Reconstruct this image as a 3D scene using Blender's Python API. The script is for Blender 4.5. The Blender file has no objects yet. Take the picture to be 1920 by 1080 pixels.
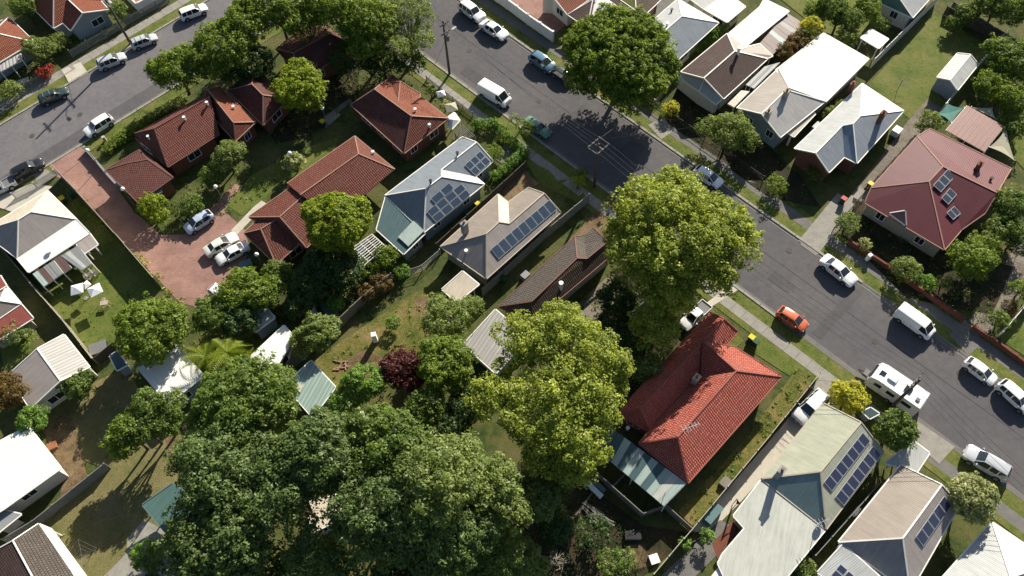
import bpy, math, random
import numpy as np
from mathutils import Vector, Matrix
random.seed(7)
RNG = np.random.default_rng(11)
scene = bpy.context.scene
COL = scene.collection

# ------------------------------------------------------------------ camera
FPX, PPX, PPY, CAMH = 1450.0, 960.0, 540.0, 80.0
_n = np.array([40.0, -860.0, -FPX]); _n /= np.linalg.norm(_n)      # straight down, seen from the drone
_up = -_n
_x = np.array([1.0, 0, 0]) - _up * _up[0]; _x /= np.linalg.norm(_x)
_y = np.cross(_up, _x)
RW = np.array([_x, _y, _up])
cam_d = bpy.data.cameras.new('drone_camera'); cam = bpy.data.objects.new('drone_camera', cam_d); COL.objects.link(cam)
cam_d.sensor_width = 36.0; cam_d.lens = 36.0 * FPX / 1920.0; cam_d.clip_start = 1.0; cam_d.clip_end = 3000.0
_m = Matrix.Identity(4)
for i in range(3):
    for j in range(3): _m[i][j] = RW[i][j]
_m[2][3] = CAMH
cam.matrix_world = _m
scene.camera = cam
scene.render.resolution_x = 1024; scene.render.resolution_y = 576

# ------------------------------------------------------------------ light
SUN_EL = math.radians(29.5); SUN_AZ = math.atan2(0.414, 0.910)
world = bpy.data.worlds.new('World'); scene.world = world; world.use_nodes = True
wn = world.node_tree; wn.nodes.clear()
wo = wn.nodes.new('ShaderNodeOutputWorld'); wb = wn.nodes.new('ShaderNodeBackground'); ws = wn.nodes.new('ShaderNodeTexSky')
ws.sky_type = 'NISHITA'; ws.sun_disc = False; ws.sun_elevation = SUN_EL; ws.sun_rotation = SUN_AZ
ws.dust_density = 1.2
wb.inputs['Strength'].default_value = 0.06
wn.links.new(ws.outputs[0], wb.inputs[0]); wn.links.new(wb.outputs[0], wo.inputs[0])
sd = bpy.data.lights.new('sun', 'SUN'); sun = bpy.data.objects.new('sun', sd); COL.objects.link(sun)
sd.energy = 5.0; sd.angle = math.radians(0.5); sd.color = (1.0, 0.93, 0.80)
_ld = Vector((-math.sin(SUN_AZ) * math.cos(SUN_EL), -math.cos(SUN_AZ) * math.cos(SUN_EL), -math.sin(SUN_EL)))
sun.rotation_euler = _ld.to_track_quat('-Z', 'Y').to_euler(); sun.location = (0, 60, 60)
scene.view_settings.view_transform = 'Standard'; scene.view_settings.look = 'None'
scene.view_settings.exposure = 1.1; scene.view_settings.gamma = 1.0

# ------------------------------------------------------------------ surveying helpers
def ray(px, py):
    return RW @ np.array([px - PPX, -(py - PPY), -FPX])
def at(px, py, h=0.0):
    d = ray(px, py); t = (CAMH - h) / -d[2]
    return np.array([d[0] * t, d[1] * t, h])
FR = {'F': (0, 0, 1.0), 'B1': (180, 140, 4.153), 'B2': (440, 30, 3.376), 'B3': (440, 240, 4.153),
      'B4': (0, 0, 4.5), 'B5': (0, 330, 3.085), 'B6': (1200, 0, 4.5)}
for c_, x0_ in enumerate((0, 470, 940, 1420)):
    for r_, y0_ in enumerate((0, 350, 710)): FR['A%d%d' % (c_, r_)] = (x0_, y0_, 2.918)
def fp(fr, x, y):
    x0, y0, s = FR[fr]; return x0 + x / s, y0 + y / s
def pts(fr, s, h=0.0):
    out = []
    for tok in s.split():
        v = [float(q) for q in tok.split(',')]
        X, Y = fp(fr, v[0], v[1]); out.append(at(X, Y, v[2] if len(v) > 2 else h))
    return out

# ------------------------------------------------------------------ object helpers
BASE = {}
def thing(name, label, cat, loc=(0, 0, 0), rz=0.0, group=None):
    o = bpy.data.objects.new(name, None); COL.objects.link(o)
    o.empty_display_size = 0.3
    o.location = loc; o.rotation_euler = (0, 0, rz); o['label'] = label; o['category'] = cat
    if group: o['group'] = group
    BASE[o.name] = np.array(loc, float)
    return o
def tag(o, label=None, cat=None, group=None, kind=None):
    if label: o['label'] = label
    if cat: o['category'] = cat
    if group: o['group'] = group
    if kind: o['kind'] = kind
    return o
def mesh_of(name, V, F, mats, mi=None, uv=None, smooth=False):
    me = bpy.data.meshes.new(name); me.from_pydata([tuple(map(float, v)) for v in V], [], F)
    if not isinstance(mats, (list, tuple)): mats = [mats]
    for m in mats: me.materials.append(m)
    if mi is not None: me.polygons.foreach_set('material_index', mi)
    if uv is not None:
        l = me.uv_layers.new(name='UVMap'); l.data.foreach_set('uv', np.array(uv, float).ravel())
    if smooth: me.polygons.foreach_set('use_smooth', [True] * len(F))
    me.update(); return me
def link(name, me, parent=None):
    o = bpy.data.objects.new(name, me); COL.objects.link(o)
    if parent is not None: o.parent = parent; BASE[o.name] = BASE.get(parent.name, np.zeros(3))
    return o
def mk(name, V, F, mats, parent=None, **k):
    """V in world coordinates; stored relative to the thing's base (unrotated things)"""
    b = BASE.get(parent.name, np.zeros(3)) if parent is not None else np.zeros(3)
    return link(name, mesh_of(name, [np.asarray(v) - b for v in V], F, mats, **k), parent)
class MB:
    def __init__(s): s.V = []; s.F = []; s.M = []
    def add(s, V, F, m=0):
        o = len(s.V); s.V += [tuple(map(float, v)) for v in V]; s.F += [tuple(i + o for i in f) for f in F]; s.M += [m] * len(F); return s
    def box(s, c, d, rz=0.0, m=0, taper=1.0):
        x, y, z = d[0] / 2, d[1] / 2, d[2] / 2; cs, sn = math.cos(rz), math.sin(rz); V = []
        for k in (-1, 1):
            t = taper if k > 0 else 1.0
            for i, j in ((-1, -1), (1, -1), (1, 1), (-1, 1)):
                a, b = i * x * t, j * y * t
                V.append((c[0] + a * cs - b * sn, c[1] + a * sn + b * cs, c[2] + k * z))
        return s.add(V, [(3, 2, 1, 0), (4, 5, 6, 7), (0, 1, 5, 4), (1, 2, 6, 5), (2, 3, 7, 6), (3, 0, 4, 7)], m)
    def beam(s, a, b, w, h, m=0):
        a = np.asarray(a, float); b = np.asarray(b, float); d = b - a; L = np.linalg.norm(d)
        if L < 1e-5: return s
        d /= L; up = np.array([0, 0, 1.0]) if abs(d[2]) < .95 else np.array([1.0, 0, 0])
        r = np.cross(d, up); r /= np.linalg.norm(r); u = np.cross(r, d); V = []
        for p in (a, b):
            for i, j in ((-1, -1), (1, -1), (1, 1), (-1, 1)): V.append(p + r * i * w / 2 + u * j * h / 2)
        return s.add(V, [(0, 1, 2, 3), (7, 6, 5, 4), (0, 4, 5, 1), (1, 5, 6, 2), (2, 6, 7, 3), (3, 7, 4, 0)], m)
    def tube(s, P, R, n=8, m=0, cap=True):
        P = [np.asarray(p, float) for p in P]; V = []; F = []
        if not hasattr(R, '__len__'): R = [R] * len(P)
        for i, p in enumerate(P):
            d = P[min(i + 1, len(P) - 1)] - P[max(i - 1, 0)]; d = d / (np.linalg.norm(d) + 1e-9)
            up = np.array([0, 0, 1.0]) if abs(d[2]) < .9 else np.array([1.0, 0, 0])
            r = np.cross(d, up); r /= np.linalg.norm(r); u = np.cross(r, d)
            for k in range(n):
                a = 2 * math.pi * k / n; V.append(p + (r * math.cos(a) + u * math.sin(a)) * R[i])
        for i in range(len(P) - 1):
            for k in range(n):
                F.append((i * n + k, i * n + (k + 1) % n, (i + 1) * n + (k + 1) % n, (i + 1) * n + k))
        if cap: F.append(tuple(range(n))[::-1]); F.append(tuple(range((len(P) - 1) * n, len(P) * n)))
        return s.add(V, F, m)
    def cyl(s, c, r, h, n=12, m=0, r2=None):
        return s.tube([(c[0], c[1], c[2] - h / 2), (c[0], c[1], c[2] + h / 2)], [r, r if r2 is None else r2], n, m)
    def ball(s, c, r, n=8, m=0, sz=1.0):
        V = []; F = []; k = n // 2
        for i in range(k + 1):
            t = math.pi * i / k
            for j in range(n):
                a = 2 * math.pi * j / n; V.append((c[0] + r * math.sin(t) * math.cos(a), c[1] + r * math.sin(t) * math.sin(a), c[2] + r * math.cos(t) * sz))
        for i in range(k):
            for j in range(n): F.append((i * n + j, (i + 1) * n + j, (i + 1) * n + (j + 1) % n, i * n + (j + 1) % n))
        return s.add(V, F, m)
    def mesh(s, name, mats, smooth=False): return mesh_of(name, s.V, s.F, mats, mi=s.M, smooth=smooth)
    def build(s, name, mats, parent=None, world=True, smooth=False):
        if world: return mk(name, s.V, s.F, mats, parent, mi=s.M, smooth=smooth)
        return link(name, s.mesh(name, mats, smooth), parent)

# ------------------------------------------------------------------ materials
def _new(name):
    m = bpy.data.materials.new(name); m.use_nodes = True; nt = m.node_tree
    return m, nt, nt.nodes['Principled BSDF']
def N(nt, t, **k):
    n = nt.nodes.new(t)
    for a, b in k.items():
        if a in n.inputs: n.inputs[a].default_value = b
        else: setattr(n, a, b)
    return n
def noise(nt, vec, scale, detail=4.0, rough=.6):
    n = N(nt, 'ShaderNodeTexNoise', Scale=scale, Detail=detail, Roughness=rough)
    if vec is not None: nt.links.new(vec, n.inputs['Vector'])
    return n.outputs['Fac']
def ramp(nt, fac, stops):
    r = nt.nodes.new('ShaderNodeValToRGB'); e = r.color_ramp.elements
    while len(e) < len(stops): e.new(0.5)
    for q, (p, c) in zip(e, stops): q.position = p; q.color = (c[0], c[1], c[2], 1)
    nt.links.new(fac, r.inputs[0]); return r.outputs[0]
def mixc(nt, f, a, b, bt='MIX'):
    m = nt.nodes.new('ShaderNodeMix'); m.data_type = 'RGBA'; m.blend_type = bt
    for sk, v in ((m.inputs[0], f), (m.inputs[6], a), (m.inputs[7], b)):
        if hasattr(v, 'links'): nt.links.new(v, sk)
        elif isinstance(v, (int, float)): sk.default_value = v
        else: sk.default_value = (v[0], v[1], v[2], 1)
    return m.outputs[2]
def mth(nt, op, a, b=0.0):
    m = nt.nodes.new('ShaderNodeMath'); m.operation = op
    for sk, v in ((m.inputs[0], a), (m.inputs[1], b)):
        if hasattr(v, 'links'): nt.links.new(v, sk)
        else: sk.default_value = v
    return m.outputs[0]
def bump(nt, bs, h, s=0.5, d=0.05):
    b = N(nt, 'ShaderNodeBump', Strength=s, Distance=d); nt.links.new(h, b.inputs['Height']); nt.links.new(b.outputs[0], bs.inputs['Normal'])
def co(nt, which='Object'):
    return nt.nodes.new('ShaderNodeTexCoord').outputs[which]
def geo(nt):
    return nt.nodes.new('ShaderNodeNewGeometry').outputs['Position']
def sc(c, k): return tuple(min(1, q * k) for q in c)

def m_plain(name, c, rough=.7, amt=.25, scale=1.2, bmp=.0, metal=0.0):
    m, nt, b = _new(name); v = geo(nt)
    f = noise(nt, v, scale, 8, .68); f2 = noise(nt, v, scale * 7, 3)
    a = ramp(nt, f, [(.3, sc(c, 1 - amt)), (.7, sc(c, 1 + amt * .6))])
    a = mixc(nt, .35, a, ramp(nt, f2, [(.3, sc(c, 1 - amt * .9)), (.7, sc(c, 1 + amt * .6))]))
    nt.links.new(a, b.inputs['Base Color']); b.inputs['Roughness'].default_value = rough; b.inputs['Metallic'].default_value = metal; b.inputs['Specular IOR Level'].default_value = .2
    if bmp: bump(nt, b, f2, bmp, .03)
    return m
def m_paint(name, c, rough=.25, coat=.6):
    m, nt, b = _new(name)
    f = noise(nt, geo(nt), 3.0, 4)
    nt.links.new(ramp(nt, f, [(.3, sc(c, .9)), (.75, c)]), b.inputs['Base Color'])
    b.inputs['Roughness'].default_value = rough
    b.inputs['Coat Weight'].default_value = coat; b.inputs['Coat Roughness'].default_value = .08
    return m
def m_metalroof(name, c, pitch=.19, rough=.5, dirt=.30, rib=.28, line=.07):
    m, nt, b = _new(name); uv = co(nt, 'UV'); sp = nt.nodes.new('ShaderNodeSeparateXYZ'); nt.links.new(uv, sp.inputs[0])
    u = sp.outputs[0]; v = sp.outputs[1]
    w = mth(nt, 'SINE', mth(nt, 'MULTIPLY', u, 2 * math.pi / pitch))
    lap = mth(nt, 'LESS_THAN', mth(nt, 'FRACT', mth(nt, 'MULTIPLY', u, 1 / .76)), .07)
    f = noise(nt, geo(nt), .55, 6, .65)
    cx = N(nt, 'ShaderNodeCombineXYZ'); nt.links.new(mth(nt, 'MULTIPLY', u, 2.2), cx.inputs[0]); nt.links.new(mth(nt, 'MULTIPLY', v, .22), cx.inputs[1])
    st = noise(nt, cx.outputs[0], 1.6, 5, .7)
    a = ramp(nt, f, [(.3, sc(c, 1 - dirt)), (.68, c)])
    a = mixc(nt, .5, a, ramp(nt, st, [(.3, sc(c, 1 - dirt * 1.3)), (.65, sc(c, 1.05))]))
    a = mixc(nt, mth(nt, 'MULTIPLY', lap, line * 2), a, sc(c, .55))
    a = mixc(nt, mth(nt, 'MULTIPLY', mth(nt, 'ADD', mth(nt, 'MULTIPLY', w, -.5), .5), line), a, sc(c, .6))  # rib troughs darkened in the colour, standing in for groove shade
    nt.links.new(a, b.inputs['Base Color']); b.inputs['Roughness'].default_value = rough
    b.inputs['Specular IOR Level'].default_value = .15
    bump(nt, b, w, rib, .02)
    return m
def m_tile(name, c, c2, rough=.75, lichen=.25, bm=.6):
    m, nt, b = _new(name); uv = co(nt, 'UV')
    br = N(nt, 'ShaderNodeTexBrick', offset=.5); nt.links.new(uv, br.inputs['Vector'])
    br.inputs['Scale'].default_value = 1.0; br.inputs['Brick Width'].default_value = .26; br.inputs['Row Height'].default_value = .27
    br.inputs['Mortar Size'].default_value = .035; br.inputs['Mortar Smooth'].default_value = .4; br.inputs['Bias'].default_value = -.1
    br.inputs['Color1'].default_value = (*c, 1); br.inputs['Color2'].default_value = (*c2, 1); br.inputs['Mortar'].default_value = (*sc(c, .3), 1)
    f = noise(nt, geo(nt), .8, 6, .7); f2 = noise(nt, geo(nt), 3.5, 5, .7)
    a = mixc(nt, mth(nt, 'MULTIPLY', ramp(nt, f, [(.45, (0, 0, 0)), (.72, (1, 1, 1))]), lichen), br.outputs[0], (.10, .085, .075))
    a = mixc(nt, ramp(nt, f2, [(.62, (0, 0, 0)), (.72, (.35, .35, .35))]), a, sc(c2, 1.5))
    nt.links.new(a, b.inputs['Base Color']); b.inputs['Roughness'].default_value = rough; b.inputs['Specular IOR Level'].default_value = .12
    sp = nt.nodes.new('ShaderNodeSeparateXYZ'); nt.links.new(uv, sp.inputs[0])
    saw = mth(nt, 'FRACT', mth(nt, 'MULTIPLY', sp.outputs[1], 1 / .27))
    rl = mth(nt, 'SINE', mth(nt, 'MULTIPLY', sp.outputs[0], 2 * math.pi / .27))
    h = mth(nt, 'ADD', mth(nt, 'MULTIPLY', saw, -1.0), mth(nt, 'MULTIPLY', rl, .4))
    bump(nt, b, h, bm, .06)
    return m
def m_ground(name, stops, s1=.25, s2=1.5, s3=9.0, rough=.95, bmp=.6):
    """stops: colours light to dark mixed by three noises"""
    m, nt, b = _new(name); v = geo(nt)
    f1 = noise(nt, v, s1, 5, .6); f2 = noise(nt, v, s2, 6, .7); f3 = noise(nt, v, s3, 4, .7)
    f = mth(nt, 'ADD', mth(nt, 'MULTIPLY', f1, .45), mth(nt, 'ADD', mth(nt, 'MULTIPLY', f2, .35), mth(nt, 'MULTIPLY', f3, .2)))
    n = len(stops); a = ramp(nt, f, [(.38 + .24 * i / (n - 1), c) for i, c in enumerate(stops)])
    a = mixc(nt, .5, a, ramp(nt, f3, [(.25, (.45, .45, .45)), (.75, (1.3, 1.3, 1.3))]), 'MULTIPLY')
    nt.links.new(a, b.inputs['Base Color']); b.inputs['Roughness'].default_value = rough; b.inputs['Specular IOR Level'].default_value = .15
    bump(nt, b, f3, bmp, .12)
    return m
def m_leaf(name, c, c2, trans=.5):
    m = bpy.data.materials.new(name); m.use_nodes = True; nt = m.node_tree; nt.nodes.clear()
    out = nt.nodes.new('ShaderNodeOutputMaterial')
    at_ = N(nt, 'ShaderNodeAttribute', attribute_name='lv')
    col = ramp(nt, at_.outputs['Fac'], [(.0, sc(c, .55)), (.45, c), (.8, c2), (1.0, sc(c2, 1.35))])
    d = nt.nodes.new('ShaderNodeBsdfDiffuse'); t = nt.nodes.new('ShaderNodeBsdfTranslucent'); g = N(nt, 'ShaderNodeBsdfGlossy', Roughness=.45)
    g.inputs['Color'].default_value = (.9, .9, .9, 1)
    nt.links.new(col, d.inputs[0]); nt.links.new(mixc(nt, 1.0, col, (1.5, 1.45, .6), 'MULTIPLY'), t.inputs[0])
    a = N(nt, 'ShaderNodeMixShader', Fac=trans); nt.links.new(d.outputs[0], a.inputs[1]); nt.links.new(t.outputs[0], a.inputs[2])
    b = N(nt, 'ShaderNodeMixShader', Fac=.012); nt.links.new(a.outputs[0], b.inputs[1]); nt.links.new(g.outputs[0], b.inputs[2])
    nt.links.new(b.outputs[0], out.inputs[0]); return m
def m_paver(name, c):
    m, nt, b = _new(name); v = geo(nt); br = N(nt, 'ShaderNodeTexBrick', offset=.5); nt.links.new(v, br.inputs['Vector'])
    br.inputs['Scale'].default_value = 1.0; br.inputs['Brick Width'].default_value = .46; br.inputs['Row Height'].default_value = .23; br.inputs['Mortar Size'].default_value = .02
    br.inputs['Color1'].default_value = (*sc(c, .93), 1); br.inputs['Color2'].default_value = (*sc(c, 1.08), 1); br.inputs['Mortar'].default_value = (*sc(c, .78), 1)
    f = noise(nt, v, .35, 7, .65); f2 = noise(nt, v, 2.2, 6, .7)
    a = mixc(nt, .8, br.outputs[0], ramp(nt, f, [(.3, (.62, .6, .62)), (.7, (1.2, 1.2, 1.18))]), 'MULTIPLY')
    a = mixc(nt, ramp(nt, f2, [(.58, (0, 0, 0)), (.72, (.5, .5, .5))]), a, (.05, .042, .035))
    nt.links.new(a, b.inputs['Base Color']); b.inputs['Roughness'].default_value = .9; b.inputs['Specular IOR Level'].default_value = .15; bump(nt, b, br.outputs['Fac'], .3, .01); return m
def m_glass(name, c=(.02, .028, .035), rough=.06):
    m, nt, b = _new(name); nt.links.new(ramp(nt, noise(nt, geo(nt), 2.0), [(.3, sc(c, .7)), (.7, sc(c, 1.3))]), b.inputs['Base Color'])
    b.inputs['Roughness'].default_value = rough; b.inputs['Specular IOR Level'].default_value = .8; return m
def m_solar(name, c, nx=6, ny=10):
    m, nt, b = _new(name); uv = co(nt, 'UV'); sp = nt.nodes.new('ShaderNodeSeparateXYZ'); nt.links.new(uv, sp.inputs[0])
    def g(o, n):
        f = mth(nt, 'FRACT', mth(nt, 'MULTIPLY', o, n)); return mth(nt, 'LESS_THAN', f, .09)
    l = mth(nt, 'MAXIMUM', g(sp.outputs[0], nx), g(sp.outputs[1], ny))
    nt.links.new(mixc(nt, mth(nt, 'MULTIPLY', l, .35), c, (.16, .18, .22)), b.inputs['Base Color'])
    b.inputs['Roughness'].default_value = .12; b.inputs['Specular IOR Level'].default_value = .6; return m
def m_asphalt(name, base=.06):
    m, nt, b = _new(name); v = geo(nt)
    f1 = noise(nt, v, .12, 4, .5); f2 = noise(nt, v, 1.1, 6, .7); f3 = noise(nt, v, 14, 3, .8)
    a = ramp(nt, f1, [(.35, (base * .94, base * .90, base * .95)), (.65, (base * 1.12, base * 1.06, base * 1.06))])
    a = mixc(nt, .6, a, ramp(nt, f2, [(.3, (.72, .72, .74)), (.7, (1.22, 1.2, 1.18))]), 'MULTIPLY')
    a = mixc(nt, .55, a, ramp(nt, f3, [(.25, (.7, .7, .7)), (.75, (1.3, 1.3, 1.3))]), 'MULTIPLY')
    st = noise(nt, v, .45, 7, .75); a = mixc(nt, ramp(nt, st, [(.57, (0, 0, 0)), (.68, (.45, .45, .45))]), a, (base * .62, base * .6, base * .6))
    st2 = noise(nt, v, 3.2, 5, .8); a = mixc(nt, ramp(nt, st2, [(.66, (0, 0, 0)), (.74, (.5, .5, .5))]), a, (base * 1.7, base * 1.65, base * 1.55))
    wv = N(nt, 'ShaderNodeTexVoronoi', feature='DISTANCE_TO_EDGE', Scale=.22); nt.links.new(v, wv.inputs['Vector'])
    cr = ramp(nt, wv.outputs['Distance'], [(.0, (1, 1, 1)), (.006, (0, 0, 0))])
    a = mixc(nt, mth(nt, 'MULTIPLY', cr, ramp(nt, f2, [(.5, (0, 0, 0)), (.6, (.55, .55, .55))])), a, (.02, .02, .02))
    nt.links.new(a, b.inputs['Base Color']); b.inputs['Roughness'].default_value = .9; b.inputs['Specular IOR Level'].default_value = .12; bump(nt, b, f3, .4, .02); return m

M = {}
M['asphalt'] = m_asphalt('asphalt', .088)
M['asphalt_old'] = m_asphalt('asphalt_old', .128)
M['asphalt_patch'] = m_asphalt('asphalt_patch', .074)
M['concrete'] = m_plain('concrete', (0.238, 0.224, 0.196), .9, .3, 1.0, .3)
M['concrete_white'] = m_plain('concrete_white', (0.416, 0.384, 0.32), .9, .2, .8, .2)
M['path_grey'] = m_plain('path_grey', (0.136, 0.13, 0.118), .9, .3, .9, .3)
M['kerb'] = m_plain('kerb', (0.252, 0.238, 0.21), .9, .35, 1.3, .3)
M['paver'] = m_paver('paver', (.27, .158, .13))
M['dirt'] = m_ground('dirt', [(0.0468, 0.039, 0.0195), (0.148, 0.101, 0.0546), (0.211, 0.156, 0.0936)], .2, 1.2, 8)
M['ground'] = m_ground('ground', [(.02, .035, .010), (.05, .068, .018), (.09, .09, .03), (.11, .095, .045)])
M['lawn'] = m_ground('lawn', [(.045, .078, .012), (.08, .112, .02), (.12, .132, .032), (.15, .145, .05)], .3, 1.6, 10)
M['lawn_dry'] = m_ground('lawn_dry', [(.055, .085, .014), (.095, .12, .026), (.13, .138, .038), (.16, .15, .055)], .3, 1.4, 10)
M['lawn_pale'] = m_ground('lawn_pale', [(0.101, 0.109, 0.0351), (0.148, 0.133, 0.0546), (0.195, 0.164, 0.0819)], .3, 1.4, 10)
M['verge'] = m_ground('verge', [(.04, .068, .010), (.085, .112, .022), (.13, .135, .036), (.165, .148, .06)], .5, 2.2, 12)
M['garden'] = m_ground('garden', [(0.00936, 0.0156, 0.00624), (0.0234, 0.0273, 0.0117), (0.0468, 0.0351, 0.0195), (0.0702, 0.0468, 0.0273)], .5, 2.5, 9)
M['weeds'] = m_ground('weeds', [(.03, .05, .01), (.08, .095, .018), (.15, .125, .04), (.21, .15, .075)], .35, 2.2, 7)
M['gravel'] = m_ground('gravel', [(0.0936, 0.078, 0.0624), (0.172, 0.148, 0.125), (0.234, 0.211, 0.172)], .6, 4, 16)
M['tile_red'] = m_tile('tile_red', (.135, .043, .031), (.18, .064, .047), lichen=.25)
M['tile_brown'] = m_tile('tile_brown', (.098, .037, .031), (.13, .052, .042), lichen=.25)
M['tile_bright'] = m_tile('tile_bright', (.33, .082, .058), (.42, .13, .095), lichen=.25)
M['tile_orange'] = m_tile('tile_orange', (.20, .062, .036), (.25, .092, .055), lichen=.08)
M['tile_dark'] = m_tile('tile_dark', (0.0675, 0.045, 0.035), (0.1, 0.07, 0.0525))
M['tile_choc'] = m_tile('tile_choc', (0.0675, 0.0425, 0.0375), (0.085, 0.055, 0.0475), bm=.5)
M['tile_grey'] = m_tile('tile_grey', (0.085, 0.0725, 0.0625), (0.12, 0.1, 0.085))
M['met_white'] = m_metalroof('met_white', (0.777, 0.766, 0.714))
M['met_cream'] = m_metalroof('met_cream', (0.51, 0.451, 0.357))
M['met_beige'] = m_metalroof('met_beige', (.31, .275, .255))
M['met_tan'] = m_metalroof('met_tan', (.275, .235, .20))
M['met_blue'] = m_metalroof('met_blue', (0.218, 0.244, 0.271))
M['met_white_shaded'] = m_metalroof('met_white_shaded', (.24, .28, .33))
M['met_light'] = m_metalroof('met_light', (0.416, 0.424, 0.416))
M['met_rib'] = m_metalroof('met_rib', (0.435, 0.42, 0.398), pitch=.42, line=.9, rib=1.0)
M['met_greenrib'] = m_metalroof('met_greenrib', (.32, .42, .37), pitch=.44, line=1.0, rib=1.0)
M['met_green'] = m_metalroof('met_green', (.34, .35, .27))
M['met_green_shaded'] = m_metalroof('met_green_shaded', (.19, .255, .25))
M['met_green2'] = m_metalroof('met_green2', (.45, .46, .41))
M['met_maroon'] = m_metalroof('met_maroon', (.10, .022, .030), rough=.55)
M['met_pink'] = m_metalroof('met_pink', (.24, .125, .11))
M['met_maroon_lit'] = m_metalroof('met_maroon_lit', (.12, .032, .038), rough=.55)
M['met_silver'] = m_metalroof('met_silver', (.34, .33, .32))
M['met_sand'] = m_metalroof('met_sand', (.36, .32, .28))
M['met_red'] = m_metalroof('met_red', (0.218, 0.066, 0.0561))
M['met_brownpink'] = m_metalroof('met_brownpink', (.16, .11, .10))
M['met_teal'] = m_metalroof('met_teal', (0.0792, 0.145, 0.132))
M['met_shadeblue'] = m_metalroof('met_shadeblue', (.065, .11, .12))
M['poly_pale'] = m_metalroof('poly_pale', (.33, .40, .37), pitch=.3)
M['poly_grey'] = m_metalroof('poly_grey', (0.224, 0.231, 0.224), pitch=.3)
M['poly_brown'] = m_metalroof('poly_brown', (0.119, 0.0726, 0.066), pitch=.3)
M['trim_white'] = m_plain('trim_white', (0.7, 0.68, 0.62), .6, .12)
M['trim_cream'] = m_plain('trim_cream', (0.385, 0.336, 0.259), .6, .12)
M['panel_frame'] = m_plain('panel_frame', (.42, .43, .45), .4, .1)
M['trim_dark'] = m_plain('trim_dark', (0.049, 0.0385, 0.035), .6, .2)
M['trim_tan'] = m_plain('trim_tan', (0.266, 0.154, 0.112), .7, .2)
M['trim_red'] = m_plain('trim_red', (0.252, 0.077, 0.056), .7, .2)
M['trim_brown'] = m_plain('trim_brown', (0.14, 0.07, 0.056), .7, .2)
M['trim_grey'] = m_plain('trim_grey', (0.21, 0.217, 0.224), .6, .15)
M['wall_white'] = m_plain('wall_white', (0.52, 0.5, 0.45), .85, .15)
M['wall_cream'] = m_plain('wall_cream', (0.294, 0.266, 0.21), .85, .15)
M['wall_brick'] = m_plain('wall_brick', (0.154, 0.07, 0.049), .9, .3, 2.0)
M['wall_blue'] = m_plain('wall_blue', (0.21, 0.252, 0.28), .85, .15)
M['wood'] = m_plain('wood', (0.112, 0.084, 0.0595), .85, .3, 3.0)
M['wood_grey'] = m_plain('wood_grey', (0.168, 0.154, 0.133), .85, .3, 3.0)
M['pole_wood'] = m_plain('pole_wood', (0.091, 0.077, 0.063), .85, .3, 3.0)
M['fence_cream'] = m_plain('fence_cream', (0.35, 0.322, 0.252), .6, .15)
M['fence_grey'] = m_plain('fence_grey', (0.189, 0.196, 0.189), .6, .2)
M['fence_dark'] = m_plain('fence_dark', (0.07, 0.0595, 0.049), .8, .3)
M['fence_white'] = m_plain('fence_white', (0.62, 0.61, 0.57), .6, .12)
M['fence_teal'] = m_plain('fence_teal', (0.091, 0.154, 0.154), .6, .15)
M['brick_low'] = m_plain('brick_low', (0.14, 0.0525, 0.035), .9, .35, 3.0, .3)
M['steel'] = m_plain('steel', (0.5, 0.5, 0.5), .35, .15, 2, 0, .7)
M['insulator'] = m_plain('insulator', (0.42, 0.42, 0.406), .35, .1)
M['glass'] = m_glass('glass')
M['carglass'] = m_glass('carglass', (0.018, 0.022, 0.026), .04)
M['solar'] = m_solar('solar', (.034, .055, .085))
M['solar_dark'] = m_solar('solar_dark', (0.022, 0.026, 0.055))
M['solar_water'] = m_solar('solar_water', (.03, .035, .045), 9, 1)
M['white'] = m_plain('white', (0.74, 0.74, 0.72), .5, .08)
M['lamp_white'] = m_plain('lamp_white', (0.82, 0.82, 0.8), .3, .05)
M['rubber'] = m_plain('rubber', (0.02, 0.02, 0.02), .9, .2)
M['rim'] = m_plain('rim', (0.315, 0.315, 0.322), .35, .1, 2, 0, .6)
M['black'] = m_plain('black', (0.025, 0.025, 0.027), .6, .2)
M['plastic_grey'] = m_plain('plastic_grey', (0.14, 0.14, 0.14), .6, .2)
M['lampred'] = m_plain('lampred', (0.315, 0.021, 0.014), .3, .1)
M['lampclear'] = m_plain('lampclear', (0.525, 0.525, 0.525), .15, .05)
M['bin_green'] = m_plain('bin_green', (0.014, 0.063, 0.028), .5, .15)
M['bin_yellow'] = m_plain('bin_yellow', (0.525, 0.434, 0.014), .5, .1)
M['bin_red'] = m_plain('bin_red', (0.35, 0.021, 0.021), .5, .1)
M['red_cloth'] = m_plain('red_cloth', (0.42, 0.028, 0.028), .8, .1)
M['sail'] = m_plain('sail', (0.322, 0.301, 0.224), .9, .12)
M['sail_teal'] = m_plain('sail_teal', (0.07, 0.168, 0.147), .9, .12)
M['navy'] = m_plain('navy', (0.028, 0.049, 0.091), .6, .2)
M['terracotta'] = m_plain('terracotta', (0.245, 0.105, 0.056), .85, .2)
M['bark'] = m_plain('bark', (0.091, 0.07, 0.0525), .9, .35, 4, .4)
M['bark_pale'] = m_plain('bark_pale', (0.266, 0.238, 0.196), .85, .3, 4, .3)
M['wire'] = m_plain('wire', (0.112, 0.112, 0.112), .5, .1)
M['leaf_green'] = m_leaf('leaf_green', (.12, .18, .022), (.22, .29, .036))
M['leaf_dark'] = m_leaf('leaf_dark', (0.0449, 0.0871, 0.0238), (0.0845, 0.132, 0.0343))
M['leaf_mid'] = m_leaf('leaf_mid', (.10, .155, .028), (.18, .245, .048))
M['leaf_lime'] = m_leaf('leaf_lime', (.175, .235, .018), (.29, .345, .026))
M['leaf_euc'] = m_leaf('leaf_euc', (.20, .25, .034), (.36, .40, .066), .45)
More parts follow.
